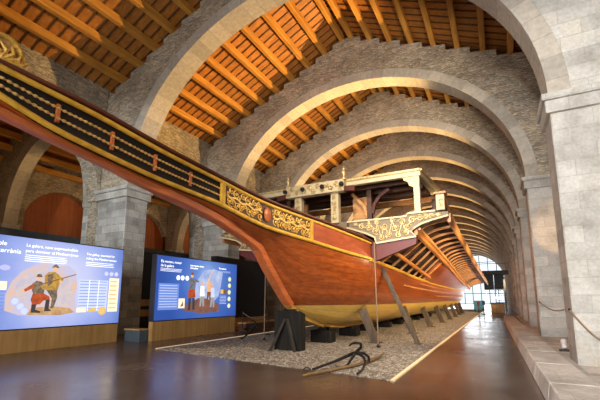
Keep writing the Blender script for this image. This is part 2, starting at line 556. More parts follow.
# aisle beyond the arcade
AX0, AX1 = -26.6, -18.6
ac, aw = (AX0 + AX1) / 2, (AX1 - AX0) / 2
for k in range(1, 8):
    y = YS[k]
    root = tag(empty('arch_wall', (ac, y, 0)), 'stone arch across the dim left aisle behind the %s pillar' % ORD[k], None, 'stone arches across the left aisle', 'structure')
    under(ring_mesh(ac, 6.2, aw, 4.9, .75, y + .06, y + .83, 28).build('arch_ring', M['ring'], None, True), root)
    xs = [AX0 - 1.5 + (xa + .05 - AX0 + 1.5) * i / 50 for i in range(51)]
    m = MB()
    col = []
    for x in xs:
        d = (x - ac) / (aw + .75)
        zb = 6.2 + 5.55 * math.sqrt(max(0, 1 - d * d)) if abs(d) < 1 else 6.2
        col.append((x, min(zb, 13.0)))
    for (x0, z0), (x1, z1) in zip(col, col[1:]):
        m.add([(x0, y + .15, z0), (x1, y + .15, z1), (x1, y + .15, 13.2), (x0, y + .15, 13.2), (x0, y + .75, z0), (x1, y + .75, z1), (x1, y + .75, 13.2), (x0, y + .75, 13.2)],
              [(0, 1, 2, 3), (7, 6, 5, 4), (0, 4, 5, 1), (3, 2, 6, 7)])
    under(m.build('spandrel', M['rubble']), root)
    under(MB().box((AX1, y + .12, 0), (xa + .05, y + .8, 6.25)).build('pillar', M['ashlar_old'], None, False, .02), root)
    under(MB().box((AX0 - 1.5, y, 0), (AX0, y + PD - .2, 6.2)).build('pillar', M['ashlar'], None, False, .03), root)
# aisle outer wall with arched timber infill in every bay
wo = tag(empty('wall_outer', (-26.6, 30, 0)), 'stone wall of the left aisle with arched openings', None, None, 'structure')
under(MB().box((-28.8, -10.2, 0), (-28.2, YS[0] + .75, 12.2)).build('arcade_bay', M['rubble']), wo)
for k in range(0, 8):
    y0, y1 = YS[k] + .75, YS[k + 1] + .75
    c, hw, xo = (y0 + y1) / 2, 2.75, -28.2
    n = 40; m = MB()
    for i in range(n):
        ya, yb = y0 + (y1 - y0) * i / n, y0 + (y1 - y0) * (i + 1) / n
        q = []
        for yy in (ya, yb):
            d = (yy - c) / hw
            q.append(6.6 + 2.8 * math.sqrt(max(0, 1 - d * d)) if abs(d) < 1 else 0.0)
        if (q[0] == 0) != (q[1] == 0): q = [6.6, 6.6] if max(q) > 0 and False else [0.0, 0.0]
        m.add([(xo, ya, q[0]), (xo, yb, q[1]), (xo, yb, 12.2), (xo, ya, 12.2), (xo - .6, ya, q[0]), (xo - .6, yb, q[1]), (xo - .6, yb, 12.2), (xo - .6, ya, 12.2)],
              [(0, 1, 2, 3), (7, 6, 5, 4), (0, 4, 5, 1), (3, 2, 6, 7)])
    under(m.build('arcade_bay', M['rubble']), wo)
    under(MB().box((xo - .75, y0, 0), (xo - .55, y1, 11)).build('infill_board', M['infill']), wo)
# aisle roof
for k in range(0, 8):
    y0, y1 = YS[k] + .6, YS[k + 1] + .6
    if k == 0: y0 = -10.2
    root = tag(empty('ceiling', (ac, (y0 + y1) / 2, 12.5)), 'timber roof bay over the left aisle before the %s arch' % ORD[k + 1], None, 'timber roof bays of the left aisle', 'structure')
    under(MB().add([(-29, y0, 11.2), (ac, y0, 13.2), (xa + .3, y0, 11.2), (-29, y1, 11.2), (ac, y1, 13.2), (xa + .3, y1, 11.2),
                    (-29, y0, 11.4), (ac, y0, 13.4), (xa + .3, y0, 11.4), (-29, y1, 11.4), (ac, y1, 13.4), (xa + .3, y1, 11.4)],
                   [(0, 1, 4, 3), (1, 2, 5, 4), (9, 10, 7, 6), (10, 11, 8, 7), (0, 6, 7, 1), (1, 7, 8, 2), (3, 4, 10, 9), (4, 5, 11, 10)]).build('boarding', M['boards']), root)
    for j in range(10):
        x = -28 + j * 1.08
        z = 13.2 - .44 * abs(x - ac) - .2
        under(MB().bar([(x, y0, z), (x, y1, z)], .26, .36).build('roof_beam', M['purlin']), root)

# entrance end is open to daylight behind the camera; far end is a glazed wall
win = tag(empty('window_1', (XC, YEND, 0)), 'tall glazed end wall of the hall', None, None, 'structure')
fm = MB()
for i in range(9):
    x = XL - .5 + i * (XR - XL + 1) / 8
    fm.box((x - .09, YEND - .1, 0), (x + .09, YEND + .1, 14))
for z in (0.05, 3, 6, 9, 12, 14):
    fm.box((XL - .6, YEND - .07, z - .08), (XR + .6, YEND + .07, z + .08))
under(fm.build('window_frame', M['steel']), win)
tg = NT('window_glass')
tr = tg.node('ShaderNodeBsdfTransparent', {0: (.93, .96, .98, 1)}); gl = tg.node('ShaderNodeBsdfGlossy', {'Roughness': .02})
mx = tg.node('ShaderNodeMixShader', {0: .06, 1: tr.outputs[0], 2: gl.outputs[0]}); tg.l.new(mx.outputs[0], tg.out.inputs[0])
under(MB().box((XL - .5, YEND - .01, 0), (XR + .5, YEND + .01, 14)).build('pane', tg.m), win)
tag(MB().box((-28, YEND + .3, 14.05), (8, YEND + .6, 18)).build('wall_far', M['rubble']), 'stone gable over the glazed end wall', None, None, 'structure')

wf = tag(empty('wall_front', (-7, -10, 0)), 'unseen entrance wall with a wide doorway, added to dim the first roof bay', None, None, 'structure')  # out of view, added to keep sky light off the first roof bay
for lo, hi in (((-30, -10.5, 0), (-9, -10, 18)), ((3, -10.5, 0), (9, -10, 18)), ((-9, -10.5, 6.5), (3, -10, 18))):
    under(MB().box(lo, hi).build('masonry', M['rubble']), wf)

# gravel bed with lit edges
GX0, GX1, GY0, GY1 = -9.75, -2.02, 7.55, 62.0
bed = tag(MB().add([(GX0, 8.6, .015), (GX1, GY0, .015), (GX1, GY1, .015), (GX0, GY1, .015), (GX0, 8.6, -.1), (GX1, GY0, -.1), (GX1, GY1, -.1), (GX0, GY1, -.1)],
             [(0, 1, 2, 3), (7, 6, 5, 4), (0, 4, 5, 1), (1, 5, 6, 2), (2, 6, 7, 3), (3, 7, 4, 0)]).build('gravel_bed', M['gravel']),
    'bed of pale gravel that the galley stands over', 'gravel', None, 'stuff')
for x, lab in ((GX0 - .04, 'thin light strip edging the gravel beside the screens'), (GX1 + .04, 'thin light strip edging the gravel beside the walkway')):
    y0 = 8.6 if x < -5 else GY0
    r = tag(empty('light_strip', (x, y0, 0)), lab, 'light strip', 'light strips edging the gravel')
    under(MB().box((x - .05, y0, 0), (x + .05, GY1, .02)).build('metal_channel', M['cream']), r)
    under(MB().box((x - .028, y0 + .01, .02), (x + .028, GY1 - .01, .03)).build('light_lens', M['strip']), r)
gs = MB()
for i in range(5200):
    u = random.random() ** 2.2
    y = 7.7 + u * 22; x = random.uniform(GX0 + .1, GX1 - .1)
    if y < lerp(8.7, 7.7, (x - GX0) / (GX1 - GX0)): continue
    r = random.uniform(.018, .042); a = random.uniform(0, PI)
    ca, sa = math.cos(a) * r, math.sin(a) * r
    gs.add([(x + ca, y + sa, .014), (x - sa * .8, y + ca * .8, .014), (x - ca, y - sa, .014), (x + sa * .8, y - ca * .8, .014), (x + ca * .3, y + sa * .2, .014 + r * .8)],
           [(0, 1, 4), (1, 2, 4), (2, 3, 4), (3, 0, 4), (3, 2, 1, 0)])
lg = under(gs.build('loose_gravel', M['gravel']), bed); tag(lg, kind='stuff')

# low stone kerb on the right, and the stone apron behind it
cb = tag(empty('curb', (.8, 17, 0)), 'long low stone kerb in front of the right pillars', None, None, 'structure')
yy = 3.0
while yy < 31:
    dx = -.018 * (yy - 8)
    under(MB().add([(.50 + dx, yy, 0), (1.17 + dx, yy, 0), (1.17 + dx - .03, yy + 1.99, 0), (.50 + dx - .036, yy + 1.99, 0),
                    (.55 + dx, yy, .34), (1.17 + dx, yy, .34), (1.17 + dx - .03, yy + 1.99, .34), (.55 + dx - .036, yy + 1.99, .34)],
                   [(3, 2, 1, 0), (4, 5, 6, 7), (0, 1, 5, 4), (1, 2, 6, 5), (2, 3, 7, 6), (3, 0, 4, 7)]).build('curb_stone', M['curb'], None, False, .02), cb)
    yy += 2.0
tag(MB().box((1.15, -2, 0), (XR + PW, 40, .06)).build('floor_apron', M['curb']), 'strip of stone paving between kerb and right wall', None, None, 'structure')

# ------------------------------------------------------------------ the galley
X0 = -5.85
W_T = [(2.0, .12), (3, .15), (4, .17), (5, .20), (6, .26), (7, .36), (8, .54), (9, .83), (10, 1.19), (11, 1.58), (12.3, 2.10), (14, 2.27), (16, 2.36), (20, 2.45), (30, 2.5), (44, 2.35), (52, 1.9), (58, 1.0), (60, .5)]
RT_T = [(2.0, 4.745), (2.74, 4.725), (3.53, 4.69), (4.53, 4.58), (6.43, 4.395), (7.79, 4.22), (9.24, 4.045), (10.82, 3.82), (12.3, 3.52)]
GL_T = [(2.0, 4.30), (2.8, 4.06), (3.6, 3.94), (4.59, 3.83), (5.86, 3.745), (6.52, 3.685), (7.88, 3.42), (9.6, 3.205), (11.02, 3.0), (12.4, 2.84), (16, 2.62), (18.75, 2.50), (25, 2.38), (40, 2.4), (50, 2.8), (60, 3.9)]
SP_T = [(2.0, 4.15), (2.9, 4.01), (3.71, 3.91), (4.75, 3.76), (6.13, 3.58), (7.0, 3.43), (7.63, 3.29), (8.2, 3.12), (8.46, 3.0), (8.66, 2.8), (8.88, 2.55), (9.37, 2.11), (9.9, 1.65), (10.3, 1.36), (10.95, 1.08), (12.5, .72), (14.4, .58), (20, .53), (48, .53), (54, 1.1), (58, 2.3), (60, 3.3)]


def w_(y): return smooth_interp(W_T, y)
def rt_(y): return smooth_interp(RT_T, y)
def gl_(y): return smooth_interp(GL_T, y)
def sp_(y): return interp(SP_T, y)


ship = tag(empty('galley', (X0, 12, 0)), 'great wooden war galley with gilded bow on timber blocks in the hall', 'ship')


def part(mb, name, mat, smooth=False, bevel=0.0, parent=None):
    o = mb.build(name, mat, None, smooth, bevel)
    if parent is None: under(o, ship)
    else:
        o.parent = parent; o.matrix_parent_inverse = parent.matrix_world.inverted() if False else Matrix.Identity(4)
    return o


def rng(a, b, st):
    n = max(1, int(round((b - a) / st)))
    return [a + (b - a) * i / n for i in range(n + 1)]


P_T = [(8.5, 1.0), (9.4, 1.12), (10.5, 1.35), (13, 1.8), (17, 2.2), (25, 2.4), (45, 2.3), (52, 1.7), (60, 1.1)]
ZWL = 1.38


def hx(y, z):
    zk, zw = sp_(y), gl_(y)
    if z <= zk: return .02
    if z >= zw: return w_(y)
    p = interp(P_T, y)
    q = 1 - ((zw - z) / (zw - zk)) ** p
    return max(.02, w_(y) * q ** (1 / p))


# underside of the beakhead and topsides: one planked skin per side, then the painted bottom
for sg in (1, -1):
    rows, uvr = [], []
    ys = rng(2.0, 8.3, .3) + [8.46, 8.6, 8.75, 8.9, 9.1, 9.3, 9.5] + rng(9.7, 16, .3) + rng(16.6, 60, .9)
    NR = 14
    for y in ys:
        zk, zw = sp_(y), gl_(y); zl = max(zk, ZWL) if y > 7 else zk
        r = []; uu = []
        for i in range(NR + 1):
            f = i / NR
            if y < 8.5:
                r.append((X0 + sg * (w_(y) * f), y, lerp(zk + .05, zw - .01, f)))
            else:
                bow = zl <= zk + 1e-4
                z = lerp(zl, zw, f if not bow else f ** 1.3)
                r.append((X0 + sg * hx(y, z), y, z))
            uu.append((y, f * 1.75))
        rows.append(r); uvr.append(uu)
    part(MB().grid(rows, uvr), 'hull_planking', M['hull'], True)
    rows, uvr = [], []
    ys = [y for y in rng(9.9, 16, .25) + rng(16.6, 58, .9) if sp_(y) < ZWL - .01]
    ys = [10.28] + [y for y in ys if y > 10.3]
    for y in ys:
        zk = sp_(y); r = []; uu = []
        for i in range(11):
            f = (i / 10) ** 1.8
            z = lerp(zk, ZWL, f); r.append((X0 + sg * (hx(y, z) if i else 0), y, z)); uu.append((y, i * .12))
        rows.append(r); uvr.append(uu)
    part(MB().grid(rows, uvr), 'hull_bottom', M['keelwhite'], True)

# stem and spur timber, keel
ys = rng(1.9, 7.6, .4) + [7.9, 8.2, 8.46, 8.66, 8.88, 9.1, 9.37, 9.7, 10.0, 10.25]
part(MB().bar([(X0, y, sp_(y) + .0) for y in ys], [.18 if y < 5 else .28 for y in ys], [.12 if y < 4.2 else .17 if y < 7 else .24 for y in ys], (0, 0, 1)), 'stem', M['stem'], False, .02)
part(MB().bar([(X0, y, sp_(y) - .06) for y in [10.1, 10.5, 10.95, 11.7, 12.5, 14.4, 20, 35, 48, 54, 58, 60]], .2, .16), 'keel', M['keelwhite'])

# decks
rows = []
for y in rng(2.2, 12.3, .6): rows.append([(X0 + k * (w_(y) - .1), y, gl_(y) + .12) for k in (-1, 1)])
part(MB().grid(rows), 'foredeck', M['darkwood'])


def side_pt(sg, y, f, off):
    z = lerp(gl_(y), rt_(y), f)
    return Vector((X0 + sg * (w_(y) + off), y, z))


def ribbon(sg, ya, yb, fa, fb, o0, o1, st=.25):
    rows = []
    for y in rng(ya, yb, st):
        a, b, c, d = side_pt(sg, y, fa, o0), side_pt(sg, y, fa, o1), side_pt(sg, y, fb, o1), side_pt(sg, y, fb, o0)
        rows.append([a, b, c, d, a])
    m = MB().grid(rows)
    m.add(rows[0][:4], [(0, 1, 2, 3)]); m.add(rows[-1][:4], [(3, 2, 1, 0)])
    return m


def scroll(mb, f3, cu, cv, R, turns, a0, dirn, r0, lift):
    """a spiral tendril in the plane f3(u, v, out)"""
    pts, rad = [], []
    n = int(13 * turns)
    for i in range(n + 1):
        t = i / n
        rr = R * (1 - .86 * t); a = a0 + dirn * 2 * PI * turns * t
        pts.append(f3(cu + rr * math.cos(a), cv + rr * math.sin(a), lift * (.6 + .6 * t))); rad.append(r0 * (1 - .35 * t))
    mb.tube(pts, rad, 6)
    c = f3(cu, cv, lift * 1.1); mb.ball(c, r0 * 1.5)


def leaf(mb, f3, u, v, L, a, wd, lift):
    du, dv = math.cos(a), math.sin(a)
    P = [(-.5, 0), (-.2, .5), (.15, .42), (.5, 0), (.15, -.42), (-.2, -.5)]
    vs = [f3(u + du * p * L - dv * q * wd, v + dv * p * L + du * q * wd, lift * .4) for p, q in P]
    vs.append(f3(u, v, lift * 1.5)); vs += [f3(u + du * p * L - dv * q * wd, v + dv * p * L + du * q * wd, -lift * .3) for p, q in P]
    n = 6
    mb.add(vs, [(i, (i + 1) % n, 6) for i in range(n)] + [(7 + i, 7 + (i + 1) % n, (i + 1) % n, i) for i in range(n)] + [tuple(7 + i for i in range(n))[::-1]])


for sg in (1, -1):
    # rails and mouldings
    path = [(X0 + sg * (w_(y) + .02), y, rt_(y) + .0) for y in rng(1.95, 12.2, .3)]
    part(MB().bar(path, .13, .06), 'gunwale_rail', M['redwood'], False, .015)
    part(MB().tube([side_pt(sg, y, .86, .03) for y in rng(2.0, 12.15, .25)], [.045 if y < 9 else .04 for y in rng(2.0, 12.15, .25)], 10), 'upper_moulding', M['goldflat'], True)
    part(MB().tube([side_pt(sg, y, .09, .01) for y in rng(2.0, 12.2, .25)], [.047 if y < 6 else .055 for y in rng(2.0, 12.2, .25)], 10), 'lower_moulding', M['goldflat'], True)
    part(ribbon(sg, 2.0, 6.5, .08, .97, -.08, -.05), 'bulwark_panel', M['backing'])
    part(ribbon(sg, 6.5, 9.65, .14, .84, -.05, .01), 'bulwark_panel', M['gildback'])
    part(ribbon(sg, 9.65, 12.15, .14, .84, -.05, .02), 'bulwark_panel', M['panelred'])
    # two long beaded rods held by little red blocks
    for f in (.38, .61):
        pts, rad = [], []
        y = 2.05
        while y < 6.48:
            for q, rr in ((0, .012), (.02, .024), (.045, .024), (.065, .012)):
                pts.append(side_pt(sg, y + q, f, 0)); rad.append(rr)
            y += .082
        part(MB().tube(pts, rad, 6), 'baluster_rod', M['rodgold'], True)
    for y in (2.05, 2.9, 3.8, 4.7, 5.6):
        p = MB()
        p.bar([side_pt(sg, y, .28, -.02), side_pt(sg, y, .71, -.02)], .045, .05, (0, 1, 0))
        part(p, 'rail_block', M['stem'])
    for y in (6.52, 9.65):
        part(MB().bar([side_pt(sg, y, .10, .02), side_pt(sg, y, .86, .02)], .08, .11, (0, 1, 0)), 'panel_stile', M['goldflat'])

    # gilded scrollwork between the stiles
    def f3(u, v, o, sg=sg): return side_pt(sg, u, v, .012 + o)
    for ya, yb in ((6.66, 7.84), (8.24, 9.57)):
        mb = MB()
        n = int(round((yb - ya) / .2)); st = (yb - ya) / n
        for j in range(n):
            y = ya + st * (j + .5); hgt = rt_(y) - gl_(y)
            def g3(a, b, o, y=y, hgt=hgt, sg=sg): return side_pt(sg, y + a, .5 + b / hgt, .012 + o)
            d = 1 if j % 2 else -1
            mb.bar([g3(-st * .55, .0 * d, .012), g3(0, .03 * d, .012), g3(st * .55, .0, .012)], .04, .03, (1, 0, 0))
            scroll(mb, g3, 0, .115 * d, .105, 1.6, PI * .5 * d, d, .017, .025)
            scroll(mb, g3, .04, -.14 * d, .085, 1.3, -PI * .5 * d, -d, .015, .025)
            scroll(mb, g3, -.09, -.06 * d, .055, 1.2, 1 + j, d, .013, .025)
            for q in range(8):
                leaf(mb, g3, random.uniform(-.11, .11), random.uniform(-.23, .23), .085, random.uniform(0, PI * 2), .035, .022)
        part(mb, 'carved_scrollwork', M['gold'], True)
    mb = MB()
    c = side_pt(sg, 8.04, .5, .03)
    mb.ball(c, .16, (.32, 1.0, 1.25), 14)
    part(mb, 'carved_crest', M['stem'], True)
    # long yellow wale along the side aft of the bow
    ysw = rng(12.1, 59.5, .9)
    part(MB().bar([(X0 + sg * (w_(y) + .015), y, gl_(y) + .03) for y in ysw], .07, .12), 'wale', M['goldflat'], False, .015)
    for fs in (.36, .84): part(MB().bar([(X0 + sg * (hx(y, lerp(ZWL, gl_(y), fs)) + .012), y, lerp(ZWL, gl_(y), fs)) for y in rng(19 if fs > .5 else 24, 56, .9)], .045, .06), 'rubbing_strake', M['beam'])
    part(MB().bar([(X0 + sg * (hx(y, lerp(ZWL, gl_(y), .62)) + .012), y, lerp(ZWL, gl_(y), .62)) for y in rng(16, 56, .9)], .05, .07), 'rubbing_strake', M['beam'])

# figurehead at the tip of the spur
fg = MB()
for s2 in (1, -1):
    for (cy, cz, R, a0, sw, r0) in ((2.12, 4.98, .24, -.5, 5.0, .05), (2.30, 4.90, .13, 2.6, -4.6, .036), (2.16, 4.74, .11, .4, 4.4, .03)):
        pts, rad = [], []
        for i in range(30):
            t = i / 29; a = a0 + sw * t; rr = R * (1 - .7 * t)
            pts.append((X0 + s2 * (.10 + .05 * t), cy + rr * math.cos(a), cz + rr * math.sin(a))); rad.append(r0 * (1 - .45 * t))
        fg.tube(pts, rad, 8)
    for q in range(4):
        a = .2 + q * .45
        fg.tube([(X0 + s2 * .1, 2.1, 4.78), (X0 + s2 * .15, 2.1 + .2 * math.cos(a) + .05, 4.78 + .17 * math.sin(a)), (X0 + s2 * .14, 2.1 + .32 * math.cos(a + .25) + .05, 4.78 + .28 * math.sin(a + .3))], [.045, .035, .012], 7)
fg.ball((X0, 1.98, 4.85), .2, (.8, 1.0, 1.2), 12)
fg.ball((X0, 1.8, 5.15), .14, (.9, 1, 1.1), 12)
part(fg, 'figurehead', M['gold'], True)

# yoke: the carved cross beam, its wings reaching past the hull on both sides
YK = 12.3
yo = [(1.2, 4.33), (3.3, 4.33), (3.3, 4.42), (4.22, 4.42), (4.22, 4.34), (4.6, 4.34), (4.6, 4.16), (4.1, 4.07), (3.75, 3.97), (3.55, 3.86), (3.42, 3.80), (3.42, 3.72), (3.58, 3.58), (2.25, 3.45), (2.2, 3.66), (1.9, 3.82), (1.2, 4.08)]
for sg in (1, -1):
    part(MB().prism(yo, lambda u, v, k, sg=sg: (X0 + sg * u, YK + .26 * k, v)), 'yoke_wing', M['greyp'])
    # raised cream border along top and bottom edges
    def edge(pts, wd):
        return MB().bar([(X0 + sg * u, YK - .02, v) for u, v in pts], .07, wd, (0, 0, 1))
    part(edge([(1.2, 4.30), (3.3, 4.30), (3.34, 4.39), (4.22, 4.39)], .055), 'yoke_border', M['cream'])
    part(edge([(4.6, 4.2), (4.1, 4.1), (3.75, 4.0), (3.52, 3.88), (3.42, 3.78), (3.58, 3.60), (2.25, 3.47), (2.2, 3.68), (1.9, 3.84), (1.2, 4.10)], .055), 'yoke_border', M['cream'])
    mb = MB()
    def y3(u, v, o, sg=sg): return (X0 + sg * u, YK - .01 - o, v)
    cells = [(1.5, 4.2, .06), (1.75, 4.1, .10), (2.0, 4.02, .12), (2.0, 4.22, .06), (2.25, 3.9, .13), (2.3, 4.18, .09), (2.42, 3.66, .10), (2.55, 4.02, .14), (2.7, 3.72, .12), (2.82, 4.2, .08), (2.9, 3.95, .13),
             (3.02, 3.70, .10), (3.15, 4.12, .13), (3.28, 3.78, .10), (3.3, 3.95, .10), (3.48, 4.16, .12), (3.72, 4.2, .11), (3.92, 4.25, .09), (4.1, 4.24, .08), (4.3, 4.25, .06)]
    for j, (u, v, R) in enumerate(cells):
        scroll(mb, y3, u, v, R, 1.5, j * 1.3, 1 if j % 2 else -1, .021, .03)
        mb.bar([y3(cells[max(0, j - 1)][0], cells[max(0, j - 1)][1], .015), y3(u, v, .015)], .02, .02, (0, 1, 0))
        for q in range(4):
            leaf(mb, y3, u + random.uniform(-1, 1) * R, v + random.uniform(-1, 1) * R * .8, .12, random.uniform(0, 6.3), .055, .03)
    part(mb, 'carved_scrollwork', M['paleg'], True)
    # maroon bracket under the wing
    part(MB().prism([(1.7, 3.85), (2.2, 3.50), (3.6, 3.62), (3.55, 3.36), (2.15, 2.86), (1.9, 2.95), (1.7, 3.4)], lambda u, v, k, sg=sg: (X0 + sg * u, YK - .04 + .3 * k if k else YK + .03, v)), 'yoke_bracket', M['maroon'])
part(MB().box((X0 - 1.25, YK, 4.08), (X0 + 1.25, YK + .26, 4.33)), 'yoke_beam', M['greyp'])

# outrigger
A_T = [(12.3, 3.55, 3.78), (15.5, 3.5, 3.70), (20.5, 3.5, 3.40), (33, 3.05, 3.10), (49, 2.7, 2.66), (54, 2.4, 2.75)]
B_T = [(12.3, 4.6, 4.16), (17.4, 4.6, 4.03), (29.5, 4.6, 3.78), (54, 4.6, 3.5)]
def A_(y): return interp([(a, b) for a, b, c in A_T], y), interp([(a, c) for a, b, c in A_T], y)
def B_(y): return interp([(a, b) for a, b, c in B_T], y), interp([(a, c) for a, b, c in B_T], y)
def vault(y, t, sg, dz=0.0, dx=0.0):
    (xa_, za_), (xb_, zb_) = A_(y), B_(y)
    return (X0 + sg * (xb_ - (xb_ - xa_) * math.cos(t) + dx), y, za_ + (zb_ - za_) * math.sin(t) + dz)
for sg in (1, -1):
    yy = rng(12.45, 54, 1.0)
    part(MB().bar([(X0 + sg * A_(y)[0], y, A_(y)[1]) for y in yy], .13, .22), 'lower_stringer', M['beam'], False, .015)
    part(MB().bar([(X0 + sg * (A_(y)[0] + .12), y, A_(y)[1] + .10) for y in yy], .07, .10), 'stringer_moulding', M['rib'])
    part(MB().bar([(X0 + sg * B_(y)[0], y, B_(y)[1]) for y in yy], .11, .30), 'outer_stringer', M['beam'], False, .015)
    rows = [[vault(y, PI / 2 * i / 8, sg, .24) for i in range(9)] for y in yy]
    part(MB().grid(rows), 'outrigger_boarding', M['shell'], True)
    rows = []
    for y in rng(12.5, 54, 1.0):
        f = min(1, max(0, (y - 18.5) / 2.5))
        xa_, za_ = A_(y)
        rows.append([(X0 + sg * lerp(w_(y), xa_, i / 4), y, lerp(gl_(y), za_, i / 4) + (1 - f) * .2) for i in range(5)])
    k0 = [i for i, r in enumerate(rows) if r[0][1] < 20.0]
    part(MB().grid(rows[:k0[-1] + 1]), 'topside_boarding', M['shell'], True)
    uvr = [[(p[1], i * .3) for i, p in enumerate(r)] for r in rows[k0[-1]:]]
    part(MB().grid(rows[k0[-1]:], uvr), 'topside_planking', M['hull'], True)
    part(MB().bar([(X0 + sg * 2.78, 12.45, 3.17), (X0 + sg * 2.78, 16, 2.92), (X0 + sg * 2.74, 20, 2.66)], .10, .13), 'middle_stringer', M['beam'], False, .012)
    n = 36
    for i in range(n):
        y = 12.95 + i * 1.13
        pts = [vault(y, PI / 2 * (j / 9), sg, .035) for j in range(10)]
        if y < 20:
            xa_, za_ = A_(y)
            pts = [(X0 + sg * (w_(y) + .03), y, gl_(y) + .08), (X0 + sg * lerp(w_(y), xa_, .5), y, lerp(gl_(y), za_, .5) + .05)] + pts
        part(MB().bar(pts, .07, .10, (0, 1, 0)), 'outrigger_bracket', M['rib'])
    part(MB().bar([(X0 + sg * 4.42, 12.36, 4.97), (X0 + sg * 4.58, 14.0, 4.25)], .12, .12), 'outrigger_brace', M['beam'])
rows = []
for y in rng(12.6, 54, 1.5): rows.append([(X0 + k * A_(y)[0], y, max(A_(y)[1] + .1, gl_(y) + .3)) for k in (-1, 0, 1)])
part(MB().grid(rows), 'main_deck', M['darkwood'])

# forecastle frame over the bow
def frame_beam(p, q, w, h, name='frame_beam', mat='cream'): return part(MB().bar([p, q], w, h), name, M[mat], False, .012)
FZ = 5.76
for sg in (1, -1):
    xo = X0 + sg * 3.66
    ps = part(MB().box((xo - .1, YK + .02, 4.36), (xo + .1, YK + .2, FZ - .1)), 'corner_post', M['cream'], False, .012)
    part(MB().prism([(0, 0), (.34, 0), (.30, -.10), (.18, -.16), (.13, -.30), (.0, -.36)], lambda u, v, k, sg=sg, xo=xo: (xo - sg * (.1 + u), YK + .05 + .12 * k, FZ - .10 + v)), 'corner_bracket', M['paleg'])
    frame_beam((X0 + sg * .9, YK + .1, FZ + .0), (xo + sg * .12, YK + .1, FZ + .0), .2, .2)
    part(MB().bar([(X0 + sg * .9, YK - .02, FZ + .09), (xo + sg * .14, YK - .02, FZ + .09)], .10, .07), 'frame_moulding', M['paleg'])
    frame_beam((xo + sg * .05, YK + .0, FZ + .0), (X0 + sg * 3.95, 15.9, FZ + .02), .2, .22)
    part(MB().bar([(xo + sg * .17, YK + .0, FZ + .09), (X0 + sg * 4.07, 15.9, FZ + .11)], .08, .07), 'frame_moulding', M['paleg'])
    part(MB().box((X0 + sg * 3.75 - .1, 15.7, 4.1), (X0 + sg * 3.75 + .1, 15.9, FZ - .1)), 'rear_post', M['darkwood'])
    # short carved post at the end of the yoke
    xp = X0 + sg * 4.38
    part(MB().box((xp - .13, YK - .02, 4.40), (xp + .13, YK + .2, 4.92)), 'end_post', M['cream'], False, .015)
    part(MB().box((xp - .2, YK - .08, 4.92), (xp + .2, YK + .26, 5.0)), 'post_cap', M['beam'], False, .012)
    mb = MB(); 
    scroll(mb, lambda u, v, o: (xp + u, YK - .03 - o, 4.64 + v), 0, .06, .08, 1.4, 0, 1, .02, .03)
    scroll(mb, lambda u, v, o: (xp + u, YK - .03 - o, 4.64 + v), 0, -.1, .07, 1.4, 2, -1, .018, .03)
    part(mb, 'post_carving', M['paleg'], True)
    # portal posts and inner knees
    xq = X0 + sg * .76
    part(MB().box((xq - .15, YK - .1, 4.3), (xq + .15, YK + .14, 5.42)), 'portal_post', M['cream'], False, .012)
    mb = MB()
    for j in range(5): scroll(mb, lambda u, v, o: (xq + u, YK - .11 - o, 4.5 + v), 0, j * .19, .085, 1.4, j, 1 if j % 2 else -1, .022, .02)
    part(mb, 'post_carving', M['paleg'], True)
    xk = X0 + sg * 1.75
    part(MB().box((xk - .09, 13.2, 4.2), (xk + .09, 13.4, FZ - .05)), 'inner_post', M['darkwood'])
    part(MB().bar([(xk + sg * .1, 13.3, 4.75), (xk + sg * .18, 13.3, 5.1), (xk + sg * .4, 13.3, 5.4), (xk + sg * .75, 13.3, 5.62)], .12, .12, (0, 1, 0)), 'curved_knee', M['redwood'])
    part(MB().bar([(xk - sg * .1, 13.3, 4.6), (xk - sg * .2, 13.3, 5.05), (xk - sg * .45, 13.3, 5.35), (xk - sg * .7, 13.3, 5.62)], .12, .12, (0, 1, 0)), 'curved_knee', M['rib'])
    part(MB().box((X0 + sg * 1.35 - .35, 13.5, 4.2), (X0 + sg * 1.35 + .35, 13.6, 5.5)), 'inner_panel', M['rib'])
rows = [[(X0 - 3.6, y, FZ + .1), (X0 + 3.6, y, FZ + .1), (X0 + 3.6, y, FZ + .16), (X0 - 3.6, y, FZ + .16), (X0 - 3.6, y, FZ + .1)] for y in (12.45, 15.9)]
part(MB().grid(rows), 'platform_boards', M['darkwood'])
for y in (13.1, 13.9, 14.7): part(MB().bar([(X0 - 3.6, y, FZ - .02), (X0 + 3.6, y, FZ - .02)], .14, .16), 'platform_joist', M['darkwood'])
part(MB().bar([(X0 - 3.8, 15.8, FZ - .1), (X0 + 3.8, 15.8, FZ - .1)], .16, .22), 'rear_beam', M['beam'])
# carved front beam with knobs and finials
part(MB().box((X0 - 1.2, YK - .3, 5.42), (X0 + 1.2, YK + .02, 5.86)), 'portal_beam', M['cream'], False, .02)
mb = MB()
for j in range(13):
    u = -1.08 + j * .18
    scroll(mb, lambda a, b, o: (X0 + a, YK - .31 - o, 5.64 + b), u, .07 * (1 if j % 2 else -1), .10, 1.5, j, 1 if j % 2 else -1, .024, .03)
part(mb, 'beam_carving', M['paleg'], True)
for u in (-1.16, -.4, .4, 1.16):
    part(MB().tube([(X0 + u, YK - .3, 5.64), (X0 + u, YK - .40, 5.64), (X0 + u, YK - .46, 5.64), (X0 + u, YK - .5, 5.64)], [.04, .085, .075, .02], 12), 'dark_knob', M['backing'], True)
for u in (-1.16, 1.16):
    part(MB().lathe([(.10, 0), (.10, .05), (.05, .09), (.04, .16), (.085, .24), (.085, .30), (.04, .36), (.055, .42), (.012, .50)], (X0 + u, YK - .15, 5.86)), 'finial', M['paleg'], True)
part(MB().bar([(X0 + 1.2, YK - .2, 5.5), (X0 + 1.6, YK - .2, 5.46)], .14, .2), 'beam_end', M['redwood'], False, .02)
